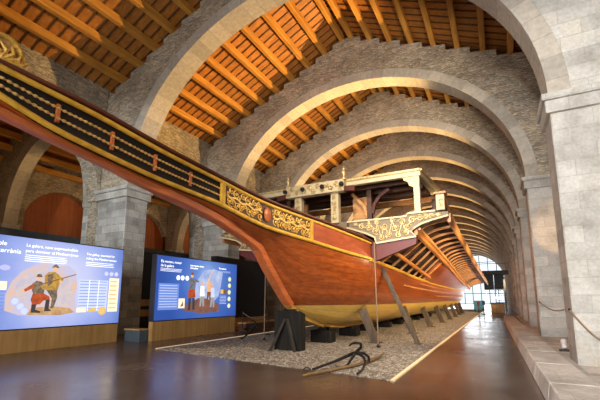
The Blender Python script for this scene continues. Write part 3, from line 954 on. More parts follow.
part(MB().bar([(X0 - 1.2, YK - .2, 5.5), (X0 - 1.6, YK - .2, 5.46)], .14, .2), 'beam_end', M['redwood'], False, .02)

# ------------------------------------------------------------------ what carries the ship
cr = tag(empty('stem_cradle', (X0, 10.3, 0)), 'tall black timber cradle with an A-brace under the stem', 'ship support')
def sub(mb, name, mat, root, smooth=False, bevel=0.0):
    return under(mb.build(name, M[mat] if isinstance(mat, str) else mat, None, smooth, bevel), root)
CX = X0 - .06
sub(MB().add([(CX - .47, 10.2, 0), (CX + .47, 10.2, 0), (CX + .47, 10.55, 0), (CX - .47, 10.55, 0), (CX - .47, 10.2, 1.22), (CX + .47, 10.2, 1.22), (CX + .47, 10.55, 1.12), (CX - .47, 10.55, 1.12)],
         [(3, 2, 1, 0), (4, 5, 6, 7), (0, 1, 5, 4), (1, 2, 6, 5), (2, 3, 7, 6), (3, 0, 4, 7)]), 'cradle_body', 'block', cr, False, .02)
sub(MB().box((CX - .14, 10.25, 1.17), (CX + .22, 10.45, 1.27)), 'cradle_wedge', 'block', cr, False, .01)
sub(MB().bar([(CX - .40, 9.85, 0), (CX - .05, 10.15, .98)], .09, .07), 'cradle_brace', 'blockgrey', cr)
sub(MB().bar([(CX + .36, 10.05, 0), (CX + .03, 10.15, .98)], .09, .07), 'cradle_brace', 'blockgrey', cr)
for j in range(9):
    y = 12.55 + j * 2.75
    h = sp_(y + .4) - .14
    r = tag(empty('keel_block', (X0, y, 0)), 'black timber keel block under the galley, %s behind the stem cradle' % ORD[j], 'ship support', 'keel blocks under the galley')
    sub(MB().box((X0 - .42, y, 0), (X0 + .38, y + .5, h - .10)), 'block_body', 'block', r, False, .02)
    sub(MB().box((X0 - .16, y + .08, h - .10), (X0 + .16, y + .4, h)), 'block_wedge', 'block', r, False, .01)
def shore(base, top, w, label, mat='shore'):
    r = tag(empty('timber_shore', base), label, 'ship support', 'timber shores along the hull')
    b, t = Vector(base), Vector(top)
    sub(MB().bar([b, t], [w * 1.0, w], [w, w], (0, 1, 0)), 'post', mat, r, False, .015)
    d = (b - t).normalized()
    sub(MB().bar([(base[0] - .0, base[1], 0), (base[0], base[1], .05)], w * 1.6, w * 1.6, (0, 1, 0)), 'foot_plate', mat, r)
shore((X0 + 3.2, 13.7, .05), (X0 + 2.2, 13.1, 2.68), .14, 'tall thin timber shore leaning up to the yellow wale')
ys = [13.45, 17.7, 22.4, 26.8, 31.2, 35.6, 40, 44, 48]
for j, y in enumerate(ys):
    for sg in (1, -1) if j < 2 else (1,):
        zt = 1.22 if j < 2 else 1.1
        xt = hx(y - .25, zt) - .02; bx = xt + .30 + (0.05 if j else .1)
        side = 'walkway' if sg > 0 else 'screen'
        shore((X0 + sg * bx, y, .05), (X0 + sg * xt, y - .25, zt), .26, 'short thick timber shore on the %s side of the hull, %s from the bow' % (side, ORD[j]))
# the two straight ropes from the yoke wings to the floor
for sg, lab in ((1, 'taut rope from the carved yoke down to the gravel in front of the hull'), (-1, 'taut rope hanging behind the stem beside the blue screen')):
    r = tag(empty('rope', (X0 + sg * 2.2, 12.2, 0)), lab, 'rope', 'ropes under the yoke')
    sub(MB().tube([(X0 + sg * 2.2, 12.2, 3.5), (X0 + sg * 2.21, 12.2, 1.8), (X0 + sg * 2.23, 12.2, .1)], .022, 8), 'rope_line', 'rope', r, True)
    sub(MB().tube([(X0 + sg * 2.23, 12.2, .0), (X0 + sg * 2.23, 12.2, .05), (X0 + sg * 2.23, 12.2, .12)], [.07, .07, .03], 10), 'floor_ring', 'iron', r, True)

# anchors on the gravel
def grapnel(loc, ang, L, label, stock):
    r = tag(empty('anchor', loc), label, 'anchor')
    ca, sa = math.cos(ang), math.sin(ang)
    def T(a, b, z): return (loc[0] + ca * a - sa * b, loc[1] + sa * a + ca * b, z)
    sub(MB().tube([T(0, 0, .07), T(L * .5, 0, .22), T(L * .92, 0, .42), T(L, 0, .47)], [.03, .032, .04, .045], 8), 'shank', 'iron', r, True)
    for a, nm in ((PI * .5, 'up'), (PI * 1.17, 'lo'), (PI * 1.83, 'ro'), (0, 'f')):
        pts, rad = [], []
        for i in range(12):
            t = i / 11
            fwd = L + .10 * math.sin(PI * t) - .34 * t * t
            rr = .36 * math.sin(PI / 2 * min(1, t * 1.1))
            z = .47 + rr * math.sin(a) * (.72 if math.sin(a) < 0 else .62) - (.12 if a == 0 else 0) * t
            pts.append(T(fwd, rr * math.cos(a), max(.03, z))); rad.append(.034 * (1 - .45 * t))
        arm = sub(MB().tube(pts, rad, 8), 'arm', 'iron', r, True)
        tip = pts[-1]
        fl_ = MB().ball(tip, .07, (1, .9, .35), 8).build('fluke', M['iron'], None, True)
        fl_.parent = arm; fl_.matrix_parent_inverse = Matrix.Translation(-Vector(loc))
    if stock:
        sub(MB().tube([T(-.05, -.25, .06), T(.5, -.12, .08), T(1.15, .05, .10), T(1.7, .12, .14), T(2.15, .26, .30)], [.03, .05, .035, .05, .015], 8), 'wooden_stock', 'oldwood', r, True)
        mb = MB()
        for a in (.35, .8, 1.25): mb.tube([T(a + .02, -.2 + a * .17, .03), T(a + .02, -.17 + a * .17, .15), T(a + .05, -.08 + a * .17, .15), T(a + .06, -.05 + a * .17, .03)], .02, 6)
        sub(MB().tube([T(-.08, 0, .08), T(-.15, .05, .14), T(-.22, 0, .08), T(-.15, -.05, .05), T(-.08, 0, .08)], .014, 6), 'ring', 'iron', r, True)
    else:
        sub(MB().tube([T(-.04, 0, .07), T(-.1, .06, .12), T(-.17, 0, .07), T(-.1, -.06, .05), T(-.04, 0, .07)], .014, 6), 'ring', 'iron', r, True)
AL = (-3.2, 8.3, 0)
r = tag(empty('anchor', AL), 'black iron grapnel anchor lying with its wooden stock on the front gravel', 'anchor')
sub(MB().tube([(-3.78, 7.66, .05), (-3.46, 8.17, .17), (-3.20, 8.60, .30), (-3.09, 8.62, .33)], [.026, .032, .042, .05], 8), 'shank', 'iron', r, True)
for pts in ([(-3.12, 8.62, .33), (-3.02, 8.74, .44), (-2.99, 8.66, .54), (-3.06, 8.52, .57), (-3.18, 8.55, .54), (-3.30, 8.72, .47)],
            [(-3.12, 8.60, .33), (-2.97, 8.48, .33), (-2.82, 8.36, .28), (-2.74, 8.20, .18), (-2.73, 7.95, .08), (-2.76, 7.70, .04)],
            [(-3.12, 8.60, .32), (-3.12, 8.48, .27), (-3.17, 8.42, .18), (-3.24, 8.46, .09), (-3.32, 8.50, .035)],
            [(-3.10, 8.64, .33), (-2.98, 8.84, .30), (-2.92, 9.00, .20), (-2.94, 9.10, .08), (-3.0, 9.14, .03)]):
    rad = [.040 - .018 * i / (len(pts) - 1) for i in range(len(pts))]
    arm = sub(MB().tube(pts, rad, 8), 'arm', 'iron', r, True)
    fk = MB().ball(pts[-1], .065, (1, .9, .4), 8).build('fluke', M['iron'], None, True)
    fk.parent = arm; fk.matrix_parent_inverse = Matrix.Translation(-Vector(AL))
sub(MB().tube([(-3.66, 6.98, .05), (-3.52, 7.3, .06), (-3.36, 7.67, .06), (-3.22, 8.1, .07), (-3.1, 8.5, .06), (-2.97, 9.15, .08), (-2.9, 9.9, .10), (-2.92, 10.4, .14)], [.02, .035, .025, .04, .03, .05, .03, .012], 8), 'wooden_stock', 'oldwood', r, True)
sub(MB().tube([(-3.8, 7.62, .05), (-3.9, 7.6, .10), (-3.95, 7.5, .05), (-3.86, 7.5, .03), (-3.8, 7.62, .05)], .014, 6), 'ring', 'iron', r, True)
grapnel((-8.95, 12.0, 0), math.radians(95), .95, 'small black grapnel anchor on the gravel behind the stem rope', False)

# ------------------------------------------------------------------ screens
def emis(c, s=1.0): return m_emit('screen_ink', c, s)
SB = NT('screen_picture_blue')
K = {'white': emis((.95, .96, 1.0), 1.25), 'cream': emis((.95, .83, .6), 1.0), 'skin': emis((.75, .42, .22)), 'red': emis((.62, .10, .03)), 'yellow': emis((.75, .45, .08)),
     'brown': emis((.22, .09, .03)), 'dark': emis((.05, .045, .05)), 'peach': emis((.85, .52, .36)), 'paleblue': emis((.55, .62, .92)), 'midblue': emis((.14, .24, .62)), 'lilac': emis((.45, .47, .75)),
     'gold': emis((.72, .48, .12)), 'green': emis((.62, .72, .30)), 'rust': emis((.36, .13, .06)), 'grey': emis((.30, .31, .33)), 'sand': emis((.80, .50, .22))}


def m_screen(name, stops, c_y, c_z, glow):
    glow *= .9
    t = NT(name)
    s_ = t.node('ShaderNodeSeparateXYZ', {0: t.pos()})
    dy = t.node('ShaderNodeMath', {0: s_.outputs[1], 1: c_y}, operation='SUBTRACT'); dz = t.node('ShaderNodeMath', {0: s_.outputs[2], 1: c_z}, operation='SUBTRACT')
    v = t.node('ShaderNodeCombineXYZ', {0: dy.outputs[0], 1: dz.outputs[0], 2: 0.0})
    ln = t.node('ShaderNodeVectorMath', {0: v.outputs[0]}, operation='LENGTH')
    n = t.noise(t.pos(), 1.2, 4)
    f = t.node('ShaderNodeMath', {0: n, 1: .8, 2: ln.outputs['Value']}, operation='MULTIPLY_ADD')
    f2 = t.node('ShaderNodeMapRange', {0: f.outputs[0], 1: .4, 2: 3.0, 3: 0.0, 4: 1.0})
    c = t.ramp(f2.outputs[0], stops)
    t.l.new(c, t.b.inputs['Emission Color']); t.b.inputs['Emission Strength'].default_value = glow
    t.col((.02, .03, .06))
    return t.set(.35)


def screen(xf, y0, y1, zb, zt, mat, label, deep=.28):
    r = tag(empty('information_screen', (xf, (y0 + y1) / 2, 0)), label, 'screen', 'information screens')
    sub(MB().box((xf - deep, y0, zb), (xf - .015, y1, zt)), 'screen_case', 'black', r, False, .01)
    sub(MB().box((xf - deep + .02, y0 + .02, 0), (xf - .03, y1 - .02, zb - .01)), 'oak_plinth', 'panelwood', r)
    sub(MB().box((xf - .016, y0 + .03, zb + .03), (xf, y1 - .03, zt - .04)), 'display', mat, r)
    return r


def m_mottle(a, b, sc):
    t = NT('screen_ink')
    n = t.noise(t.pos(), sc, 5, .65)
    c = t.ramp(n, [(.35, a), (.65, b)])
    t.l.new(c, t.b.inputs['Emission Color']); t.b.inputs['Emission Strength'].default_value = .85
    t.col((.02, .02, .02))
    return t.set(.4)


class Flat:
    """flat printed shapes on a screen's display (y to the right, z up)"""
    def __init__(s, x, root): s.x = x; s.r = root; s.n = 0
    def poly(s, pts, key, name='picture_figure', lay=None):
        s.n += 1
        x = s.x + .002 + .0006 * s.n
        m = MB().add([(x, y, z) for y, z in pts], [tuple(range(len(pts)))])
        return sub(m, name, K[key], s.r)
    def many(s, polys, key, name):
        s.n += 1; x = s.x + .002 + .0006 * s.n; m = MB()
        for p in polys: m.add([(x, y, z) for y, z in p], [tuple(range(len(p)))])
        return sub(m, name, K[key], s.r)
    def rect(s, y0, y1, z0, z1, key, name='picture_panel'): return s.poly([(y0, z0), (y1, z0), (y1, z1), (y0, z1)], key, name)
    def disc(s, y, z, r, key, name='picture_badge', n=16, sq=1.0): return s.poly([(y + r * math.cos(2 * PI * i / n), z + r * sq * math.sin(2 * PI * i / n)) for i in range(n)], key, name)
    def lines(s, y0, y1, z0, n, dz, key, name='text_block', th=.35):
        return s.many([[(y0, z0 - i * dz), (y1 - random.uniform(0, .12) * (y1 - y0), z0 - i * dz), (y1 - .02, z0 - i * dz + dz * th), (y0, z0 - i * dz + dz * th)] for i in range(n)], key, name)
    def blob(s, pts, key, name='picture_figure'): return s.poly(pts, key, name)
    def text(s, body, y, z, size, bold=.0):
        s.n += 1
        for wd in body.split(' '):
            o = text(wd, size, s.r, K['white'], (s.x + .006, y, z), (0, 1, 0), (0, 0, 1), 'lettering', bold)
            y = max(v.co.y for v in o.data.vertices) + size * .28


sA = screen(-12.8, 3.6, 9.40, .67, 3.50, m_screen('screen_blue_lilac', [(0, (.78, .78, .96)), (.35, (.56, .60, .91)), (.65, (.33, .41, .82)), (1, (.13, .22, .62))], 7.2, 2.1, 1.0),
            'large lilac-blue information screen showing armoured soldiers, nearest the camera')
F = Flat(-12.8, sA)
F.text('La galera, indispensable', 3.72, 3.16, .19); F.text('per dominar la Mediterrània', 3.72, 2.95, .19)
F.text('La galera, nave imprescindible', 6.0, 3.19, .135); F.text('para dominar el Mediterráneo', 6.0, 3.02, .135)
F.lines(6.0, 7.3, 2.92, 4, .06, 'white', th=.3)
F.text('The galley, essential for', 7.92, 3.12, .118); F.text('ruling the Mediterranean', 7.92, 2.97, .118)
F.lines(7.92, 9.05, 2.86, 3, .06, 'white', th=.3)
K['haze'] = m_mottle((.88, .58, .42), (.62, .62, .86), 2.2); K['smoke'] = m_mottle((.60, .56, .70), (.82, .66, .58), 4.0)
K['ochre'] = m_mottle((.72, .42, .07), (.40, .22, .06), 9.0); K['armour'] = m_mottle((.10, .08, .07), (.36, .24, .14), 11.0); K['scarlet'] = m_mottle((.66, .12, .03), (.40, .06, .02), 8.0)
K['earth'] = m_mottle((.80, .50, .22), (.50, .26, .12), 6.0)
cloud = [(5.62, 1.25), (5.60, 1.7), (5.72, 2.1), (5.95, 2.4), (6.25, 2.6), (6.6, 2.72), (7.0, 2.66), (7.35, 2.7), (7.6, 2.5), (7.68, 2.1), (7.66, 1.6), (7.7, 1.2), (7.3, 1.12), (6.6, 1.08), (6.0, 1.1)]
F.poly(cloud, 'haze', 'picture_ground')
for c_ in ([(5.8, 1.5), (5.85, 2.0), (6.05, 2.3), (6.25, 2.25), (6.2, 1.8), (6.1, 1.4)], [(7.1, 1.35), (7.12, 2.0), (7.3, 2.35), (7.5, 2.2), (7.55, 1.7), (7.5, 1.3)], [(6.2, 2.2), (6.4, 2.5), (6.7, 2.6), (6.6, 2.3)]):
    F.poly(c_, 'smoke', 'picture_cloud')
F.poly([(6.2, 1.1), (6.3, 1.3), (6.9, 1.36), (7.5, 1.28), (7.66, 1.14), (7.2, 1.06)], 'earth', 'picture_ground')
# the rear soldier in ochre aiming a long gun, the front soldier kneeling in red
F.poly([(6.62, 2.32), (6.72, 2.44), (6.92, 2.46), (7.06, 2.36), (7.10, 2.1), (7.05, 1.86), (6.72, 1.84), (6.64, 2.05)], 'ochre')
F.poly([(6.70, 2.34), (6.88, 2.42), (6.86, 2.1), (6.74, 1.96)], 'armour')
F.disc(6.92, 2.55, .075, 'skin', 'picture_figure', 12); F.poly([(6.81, 2.58), (6.86, 2.68), (6.93, 2.71), (7.0, 2.67), (7.04, 2.58), (6.92, 2.61)], 'armour')
F.poly([(6.72, 1.86), (7.04, 1.88), (7.06, 1.62), (6.98, 1.3), (6.88, 1.28), (6.90, 1.6)], 'armour')
F.poly([(6.42, 2.02), (6.44, 1.99), (7.62, 2.40), (7.62, 2.43)], 'brown', 'picture_gun')
F.poly([(6.98, 2.3), (7.06, 2.34), (7.22, 2.22), (7.18, 2.16)], 'ochre')
F.poly([(6.28, 2.06), (6.40, 2.15), (6.56, 2.12), (6.66, 1.98), (6.64, 1.74), (6.34, 1.72), (6.28, 1.88)], 'armour')
F.poly([(6.05, 1.86), (6.1, 1.80), (6.32, 1.92), (6.34, 2.04), (6.26, 2.02)], 'scarlet'); F.poly([(5.96, 1.84), (6.02, 1.78), (6.1, 1.82), (6.06, 1.88)], 'skin')
F.poly([(6.5, 2.0), (6.62, 2.04), (6.82, 1.94), (6.80, 1.86), (6.6, 1.88)], 'ochre')
F.disc(6.46, 2.25, .065, 'skin', 'picture_figure', 12); F.poly([(6.37, 2.27), (6.41, 2.36), (6.5, 2.37), (6.56, 2.27)], 'armour')
F.poly([(6.32, 1.74), (6.64, 1.76), (6.82, 1.66), (6.84, 1.54), (6.66, 1.54), (6.56, 1.42), (6.34, 1.40), (6.28, 1.56)], 'scarlet')
F.poly([(6.32, 1.42), (6.46, 1.42), (6.44, 1.26), (6.6, 1.2), (6.6, 1.15), (6.32, 1.17)], 'dark'); F.poly([(6.72, 1.56), (6.84, 1.56), (6.83, 1.28), (6.93, 1.2), (6.70, 1.2)], 'dark')
for y, z in ((5.86, 1.52), (6.02, 1.36), (6.14, 1.22)): F.disc(y, z, .13, 'lilac', n=6); F.disc(y, z, .10, 'paleblue', n=6)
F.rect(7.75, 8.82, 1.15, 2.25, 'paleblue', 'table_panel'); F.lines(7.77, 8.8, 2.18, 10, .105, 'midblue', th=.22)
F.many([[(y, 1.2), (y + .02, 1.2), (y + .02, 2.25), (y, 2.25)] for y in (8.1, 8.45)], 'white', 'table_rule')
F.rect(8.86, 9.26, 1.12, 2.35, 'cream', 'table_panel'); F.lines(8.9, 9.2, 2.2, 7, .16, 'sand', th=.3)
F.rect(7.72, 8.05, 1.13, 1.28, 'cream', 'table_panel'); F.poly([(8.1, 1.2), (8.3, 1.28), (8.45, 1.24), (8.4, 1.15), (8.15, 1.14)], 'gold', 'picture_coin')
F.disc(8.66, 1.16, .15, 'gold', 'picture_coin'); F.disc(8.66, 1.16, .09, 'sand', 'picture_coin')
for y in (8.72, 8.92, 9.12): F.disc(y, 2.5, .085, 'lilac'); F.disc(y, 2.5, .06, 'paleblue')
F.rect(5.0, 5.6, 1.85, 2.1, 'cream', 'table_panel'); F.lines(5.0, 5.6, 1.78, 7, .1, 'midblue', th=.3); F.disc(5.5, 2.5, .14, 'lilac', sq=.6)

sB = screen(-11.7, 10.05, 15.1, .73, 3.33, m_screen('screen_deep_blue', [(0, (.42, .58, .92)), (.3, (.16, .30, .76)), (.6, (.07, .17, .60)), (1, (.035, .10, .45))], 12.9, 2.5, .85),
            'deep blue information screen showing oarsmen, second along beside the bow')
F = Flat(-11.7, sB)
F.text('Els remers, motor', 10.25, 3.02, .15); F.text('de la galera', 10.25, 2.86, .15); F.lines(10.25, 11.4, 2.78, 3, .05, 'white', th=.3)
F.text('Los remeros, motor', 11.85, 2.98, .10, .003); F.text('de la galera', 11.85, 2.87, .10, .003)
F.text('The oarsmen', 13.7, 2.98, .10, .003); F.lines(13.7, 14.6, 2.88, 2, .05, 'paleblue', th=.3)
K['deck'] = m_mottle((.34, .13, .06), (.16, .09, .10), 5.0); K['bluehaze'] = m_mottle((.30, .42, .80), (.60, .66, .88), 2.5); K['jerkin'] = m_mottle((.26, .25, .26), (.12, .11, .12), 9.0)
F.poly([(12.1, 1.5), (12.25, 2.3), (12.7, 2.85), (13.4, 2.95), (14.0, 2.8), (13.9, 2.3), (13.75, 1.7), (13.3, 1.4)], 'bluehaze', 'picture_cloud')
F.poly([(11.55, 1.1), (11.7, 1.35), (12.0, 1.45), (12.4, 1.62), (12.9, 1.6), (13.3, 1.48), (13.75, 1.35), (13.8, 1.0), (12.6, .95)], 'deck', 'picture_ground')
F.disc(11.98, 2.58, .09, 'skin', 'picture_figure'); F.poly([(11.9, 2.6), (11.92, 2.72), (12.06, 2.72), (12.08, 2.6)], 'brown')
F.poly([(11.84, 2.45), (12.14, 2.45), (12.4, 2.36), (12.42, 2.3), (12.16, 2.3), (12.14, 1.98), (11.84, 1.98)], 'jerkin')
F.poly([(11.80, 2.0), (12.18, 2.0), (12.22, 1.64), (11.78, 1.62)], 'scarlet')
F.poly([(11.82, 1.62), (11.96, 1.62), (11.94, 1.1), (11.8, 1.1)], 'dark'); F.poly([(12.04, 1.62), (12.18, 1.62), (12.2, 1.14), (12.06, 1.12)], 'dark')
for y, h, k in ((12.62, 2.15, 'white'), (13.05, 2.35, 'skin'), (13.3, 2.1, 'paleblue')):
    F.poly([(y - .1, h), (y + .12, h), (y + .16, h - .45), (y - .12, h - .45)], k); F.disc(y, h + .1, .07, 'skin', 'picture_figure')
    F.poly([(y - .1, h - .45), (y + .14, h - .45), (y + .16, h - .9), (y + .06, h - .9), (y + .02, h - .6), (y - .04, h - .9), (y - .14, h - .9)], 'grey' if k != 'skin' else 'brown')
F.poly([(12.45, 1.55), (12.5, 1.6), (13.3, 2.95), (13.34, 2.92)], 'sand', 'picture_oar')
F.rect(10.2, 11.25, 1.15, 2.2, 'midblue', 'table_panel'); F.lines(10.25, 11.2, 2.1, 9, .105, 'paleblue', th=.25)
F.rect(11.25, 11.6, 1.2, 1.6, 'cream', 'table_panel'); F.poly([(11.35, 1.25), (11.5, 1.5), (11.52, 1.3)], 'brown')
for y in (11.18, 11.42, 11.68): F.disc(y, 2.45, .10, 'white')
for z in (1.25, 1.58, 1.9, 2.22, 2.53): F.disc(14.5, z, .115, 'green'); F.disc(14.5, z, .07, 'cream')
F.rect(13.85, 14.05, 1.82, 2.02, 'gold', 'table_panel'); F.rect(14.06, 14.3, 1.82, 2.02, 'brown', 'table_panel')
F.lines(13.8, 14.3, 1.7, 6, .07, 'paleblue', th=.3)

# ------------------------------------------------------------------ other furniture on the left
r = tag(empty('exhibition_partition', (-18.8, 20, 0)), 'long black partition standing in the left aisle behind the pillars', 'partition')
sub(MB().box((-19.2, 6.0, 0), (-18.7, 36, 4.35)), 'partition_panel', 'black', r)
sub(MB().box((-19.25, 5.9, 4.35), (-18.6, 36.1, 4.62)), 'partition_header', 'steel', r)
for z in (.55, 1.05, 1.55): pass
sub(MB().box((-18.7, 12.8, .55), (-18.66, 18.2, .95)), 'oak_band', 'panelwood', r)
sub(MB().box((-18.7, 12.8, 1.15), (-18.66, 18.2, 1.55)), 'oak_band', 'panelwood', r)
sub(MB().box((-18.7, 6.1, 3.75), (-18.66, 8.1, 4.33)), 'oak_band', 'panelwood', r)
for j in range(4): sub(MB().box((-18.7, 8.2, 3.62 + j * .18), (-18.67, 11.2, 3.70 + j * .18)), 'header_slat', 'steel', r)
r = tag(empty('spotlight', (-18.3, 7.5, 4.2)), 'small lit spotlight on the header above the soldiers screen', 'light')
sub(MB().tube([(-18.6, 7.5, 4.45), (-18.4, 7.5, 4.42), (-18.3, 7.5, 4.3)], .03, 8), 'lamp_arm', 'black', r, True)
sub(MB().ball((-18.28, 7.5, 4.24), .07), 'lamp_bulb', 'lamp', r, True)
r = tag(empty('floor_case', (-12.3, 9.9, 0)), 'low grey-blue case with an oak top between the two screens', 'case')
sub(MB().box((-12.72, 9.62, 0), (-11.9, 10.0, .42)), 'case_body', 'crate', r, False, .01)
sub(MB().box((-12.75, 9.6, .42), (-11.88, 10.02, .47)), 'case_top', 'panelwood', r)
r = tag(empty('bench', (-11.3, 16.5, 0)), 'low oak bench against the dark gap behind the oarsmen screen', 'bench')
sub(MB().box((-11.6, 15.25, 0), (-11.2, 19.2, .36)), 'bench_body', 'darkwood', r)
sub(MB().box((-11.65, 15.2, .36), (-11.15, 19.25, .42)), 'bench_top', 'panelwood', r)
r = tag(empty('dark_gap_panel', (-13.5, 19, 0)), 'tall black panel filling the dark gap behind the stem and the oarsmen screen', 'display wall')  # black panel put in to fill the dark gap there
sub(MB().box((-13.9, 15.6, 0), (-13.5, 20.6, 3.9)), 'wall_panel', 'black', r)
sub(MB().box((-13.5, 15.7, .0), (-13.46, 20.5, .5)), 'oak_band', 'panelwood', r)
# rope barrier beside the stem rope
for (p, q, lab) in (((-10.9, 14.6), (-9.2, 14.2), 'thin rope barrier on two posts behind the stem'),):
    r = tag(empty('rope_barrier', (p[0], p[1], 0)), lab, 'barrier')
    for a in (p, q):
        sub(MB().lathe([(.12, 0), (.12, .02), (.018, .04), (.018, .95), (.03, .96), (.002, 1.0)], (a[0], a[1], 0.015)), 'barrier_post', 'iron', r, True)
    sub(MB().tube([(lerp(p[0], q[0], t), lerp(p[1], q[1], t), .93 - .25 * math.sin(PI * t)) for t in [i / 10 for i in range(11)]], .015, 6), 'barrier_rope', 'rope', r, True)

# ------------------------------------------------------------------ right side: floor lamp and rope hung between the pillars
r = tag(empty('floor_spotlight', (1.62, 13.9, .06)), 'white floor spotlight behind the kerb lighting the stone pillar', 'light')
sub(MB().box((1.45, 13.6, .06), (1.72, 13.85, .10)), 'lamp_base', 'black', r)
sub(MB().box((1.56, 13.7, .10), (1.60, 13.78, .2)), 'lamp_bracket', 'black', r)
sub(MB().tube([(1.56, 13.6, .20), (1.58, 13.78, .29), (1.585, 13.84, .32)], [.06, .08, .085], 12), 'lamp_housing', 'white', r, True)
sub(MB().tube([(1.585, 13.84, .322), (1.586, 13.845, .325)], [.07, .07], 12), 'lamp_lens', 'lamp', r)
def sag(p, q, d): return [tuple(lerp(p[i], q[i], t) - (d * math.sin(PI * t) if i == 2 else 0) for i in range(3)) for t in [j / 12 for j in range(13)]]
for yf, za, zb, lab in ((18.42, 1.45, 1.2, 'brown rope slung across the second pillar on the right'), (10.92, 1.34, .5, 'brown rope hanging down across the nearest pillar on the right')):
    r = tag(empty('rope', (XR + .1, yf, 1)), lab, 'rope', 'ropes on the right pillars')
    sub(MB().tube(sag((XR + .05, yf, za), (XR + .95, yf, zb), .2) + sag((XR + .95, yf, zb), (XR + 1.95, yf, zb - .25), .15)[1:], .02, 6), 'rope_line', 'rope', r, True)
    sub(MB().ball((XR + .05, yf, za), .028), 'hook', 'iron', r, True)

# ------------------------------------------------------------------ far end of the hall
r = tag(empty('footbridge', (-4, 66, 5.4)), 'dark steel footbridge crossing the far end of the hall', 'footbridge')
sub(MB().box((-15, 65, 5.3), (XR + .2, 67, 5.9)), 'bridge_deck', 'steel', r)
for j in range(14):
    x = -14.8 + j * 1.22
    sub(MB().box((x, 65.02, 5.9), (x + .06, 65.08, 6.95)), 'railing_post', 'steel', r)
sub(MB().box((-15, 65, 6.95), (XR, 65.1, 7.03)), 'handrail', 'steel', r)
r = tag(empty('stair_tower', (-.5, 68, 0)), 'dark grey stair tower hanging under the footbridge', 'stairs')
sub(MB().box((-2.1, 66, 3.0), (-.75, 69, 5.3)), 'tower_panel', 'steel', r); sub(MB().box((-.65, 66.2, 3.0), (.75, 69, 5.3)), 'tower_panel', 'steel', r)
for j in range(10): sub(MB().box((-.5, 58 + j * .75, 3.3 - j * .33), (.9, 58.7 + j * .75, 3.36 - j * .33)), 'stair_tread', 'steel', r)
sub(MB().bar([(-.55, 57.5, 3.3), (-.55, 65.5, 0.1)], .1, .4), 'stair_stringer', 'black', r)
r = tag(empty('reception_desk', (-.6, 50, 0)), 'small wooden reception desk at the end of the walkway', 'desk')
sub(MB().box((-1.0, 48, 0), (.4, 49, 1.05)), 'desk_body', 'panelwood', r); sub(MB().box((-1.1, 47.9, 1.05), (.5, 49.1, 1.12)), 'desk_top', 'black', r)
r = tag(empty('notice_board', (.7, 38, 0)), 'tall dark notice board standing by the far right pillars', 'sign')
sub(MB().box((.35, 38, .5), (.5, 39.5, 3.3)), 'board', 'black', r); sub(MB().box((.38, 38.1, 0), (.46, 38.2, .5)), 'leg', 'steel', r); sub(MB().box((.38, 39.3, 0), (.46, 39.4, .5)), 'leg', 'steel', r)
r = tag(empty('display_panel', (-2.3, 50, 0)), 'low blue display panel past the gravel under the bright window', 'sign')
sub(MB().box((-2.9, 50, .25), (-1.75, 50.15, 1.35)), 'board', 'blue', r); sub(MB().box((-2.8, 50.03, 0), (-2.72, 50.1, .25)), 'leg', 'steel', r); sub(MB().box((-1.93, 50.03, 0), (-1.85, 50.1, .25)), 'leg', 'steel', r)
for j, (x, y, k, lab) in enumerate(((-1.75, 37, 'infill', 'slim red sign post at the end of the gravel'), (-1.5, 42, 'steel', 'slim grey sign post farther along beside the gravel'))):
    r = tag(empty('sign_post', (x, y, 0)), lab, 'sign')
    sub(MB().lathe([(.15, 0), (.15, .03), (.03, .05), (.03, 1.1)], (x, y, 0)), 'post', 'steel', r, True)
    sub(MB().box((x - .12, y - .03, .95), (x + .12, y + .0, 1.35)), 'sign_plate', k, r)

# ------------------------------------------------------------------ light
W = bpy.data.worlds.new('World'); S.world = W; W.use_nodes = True
W.node_tree.nodes['Background'].inputs[0].default_value = (.86, .93, 1.0, 1)
W.node_tree.nodes['Background'].inputs[1].default_value = 1.3


def area(name, loc, to, sx, sy, power, c=(1, 1, 1), spread=180):
    l = bpy.data.lights.new(name, 'AREA'); l.shape = 'RECTANGLE'; l.size = sx; l.size_y = sy; l.energy = power; l.color = c; l.spread = math.radians(spread)
    o = bpy.data.objects.new(name, l); COL.objects.link(o); o.location = loc
    o.rotation_euler = (Vector(to) - Vector(loc)).to_track_quat('-Z', 'Y').to_euler()
    return o


def spot(name, loc, to, power, c, ang=90, blend=.6, r=.12):
    l = bpy.data.lights.new(name, 'SPOT'); l.energy = power; l.color = c; l.spot_size = math.radians(ang); l.spot_blend = blend; l.shadow_soft_size = r
    o = bpy.data.objects.new(name, l); COL.objects.link(o); o.location = loc
    o.rotation_euler = (Vector(to) - Vector(loc)).to_track_quat('-Z', 'Y').to_euler()
    return o


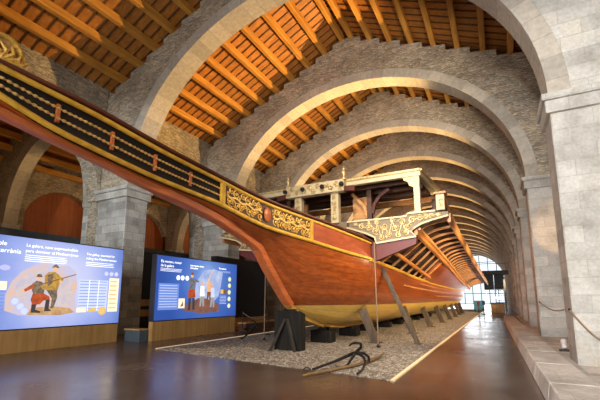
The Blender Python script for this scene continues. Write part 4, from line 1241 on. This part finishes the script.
AMB = (1.0, .62, .23)
area('daylight_entrance', (-3, -9.6, 3.4), (-3, 12, 4.6), 11.5, 6, 1100, (1.0, .985, .96), 120)
spot('pillar_fill', (-1.5, -4, 6.5), (2.8, 11, 4.0), 8500, (1.0, .97, .93), 56, .7, .5)  # unseen fill spot added to brighten the right pillar and kerb
spot('wall_fill', (-8, -2, 7), (-15.8, 11, 7.0), 5200, (.93, .97, 1.0), 36, .8, .5)  # unseen cool fill added to lift the left arch and its pillar
area('daylight_far_window', (XC, YEND - 1, 7), (XC, 20, 4), 14, 12, 2500, (.92, .97, 1.0))
for k in range(1, 15):
    ya, yb = YS[k], YS[k + 1]
    p = 11000 if k == 1 else 5200
    spot('roof_uplight', (XR - 1.0, yb + 3.2, 7.3), (-10.5, (ya + yb) / 2 + .6, 14.2), p * 1.1, AMB, 58 if k == 1 else 78, .6, .15)
    if k < 3: spot('arch_fill', (XR - .9, ya + 1.3, 7.4), (-5.2, yb, 10.8), 2400, (1.0, .87, .68), 84, .9, .2)  # the spots under this test are unseen fill added for the arch faces
for j in range(8):
    y = 14.5 + j * 4.6
    spot('ship_fill', (XR - .25, y, 3.0), (X0 + 2.2, y + 1.5, 2.7), 1150, (1.0, .74, .42), 110, .8, .15)  # unseen warm spots added to brighten the hull side and outrigger
for y in (8, 14.8, 22):
    spot('aisle_roof_fill', (-22, y, 5.0), (-25, y + 1, 12), 110, (1.0, .66, .34), 140, .8, .3)  # added warm fill for the aisle roof, no fixture stands here
    spot('aisle_wall_fill', (-21.5, y + .5, 5.0), (-28, y + .8, 8), 200, (1.0, .6, .3), 110, .8, .3)  # added warm fill for the outer aisle wall, source unseen
spot('bow_fill', (-1.0, 1.0, 9.0), (-5, 7, 3.6), 800, (1.0, .82, .55), 70, .8, .2)  # unseen spot added to light the bow from the front
spot('yoke_fill', (-1.2, 3.5, 8.6), (-4.0, 12.3, 4.6), 2600, (1.0, .88, .70), 36, .8, .2)  # unseen front spot added because the yoke came out dim
spot('gravel_fill', (XR - .4, 9.5, 6.2), (-5.5, 9.5, 0), 2000, (1.0, .85, .66), 80, .8, .2)  # unseen overhead fill added to brighten the gravel
spot('pillar_light', (1.62, 14.0, .44), (2.25, 18.5, 4.5), 900, (1.0, .55, .2), 17, .35, .04)

# ------------------------------------------------------------------ camera and view
cam = bpy.data.cameras.new('camera'); co = bpy.data.objects.new('camera', cam); COL.objects.link(co)
co.location = (0, 0, 1.6)
co.rotation_euler = (math.radians(90 + 8.98), 0, math.radians(28.12))
cam.sensor_width = 36; cam.lens = 22.2; cam.shift_y = 40 / 600; cam.clip_end = 400
S.camera = co
S.view_settings.view_transform = 'Standard'; S.view_settings.look = 'None'; S.view_settings.gamma = 1; S.view_settings.use_curve_mapping = False
S.view_settings.exposure = 0.2
S.cycles.use_denoising = True
S.cycles.max_bounces = 8
S.cycles.sample_clamp_indirect = 6
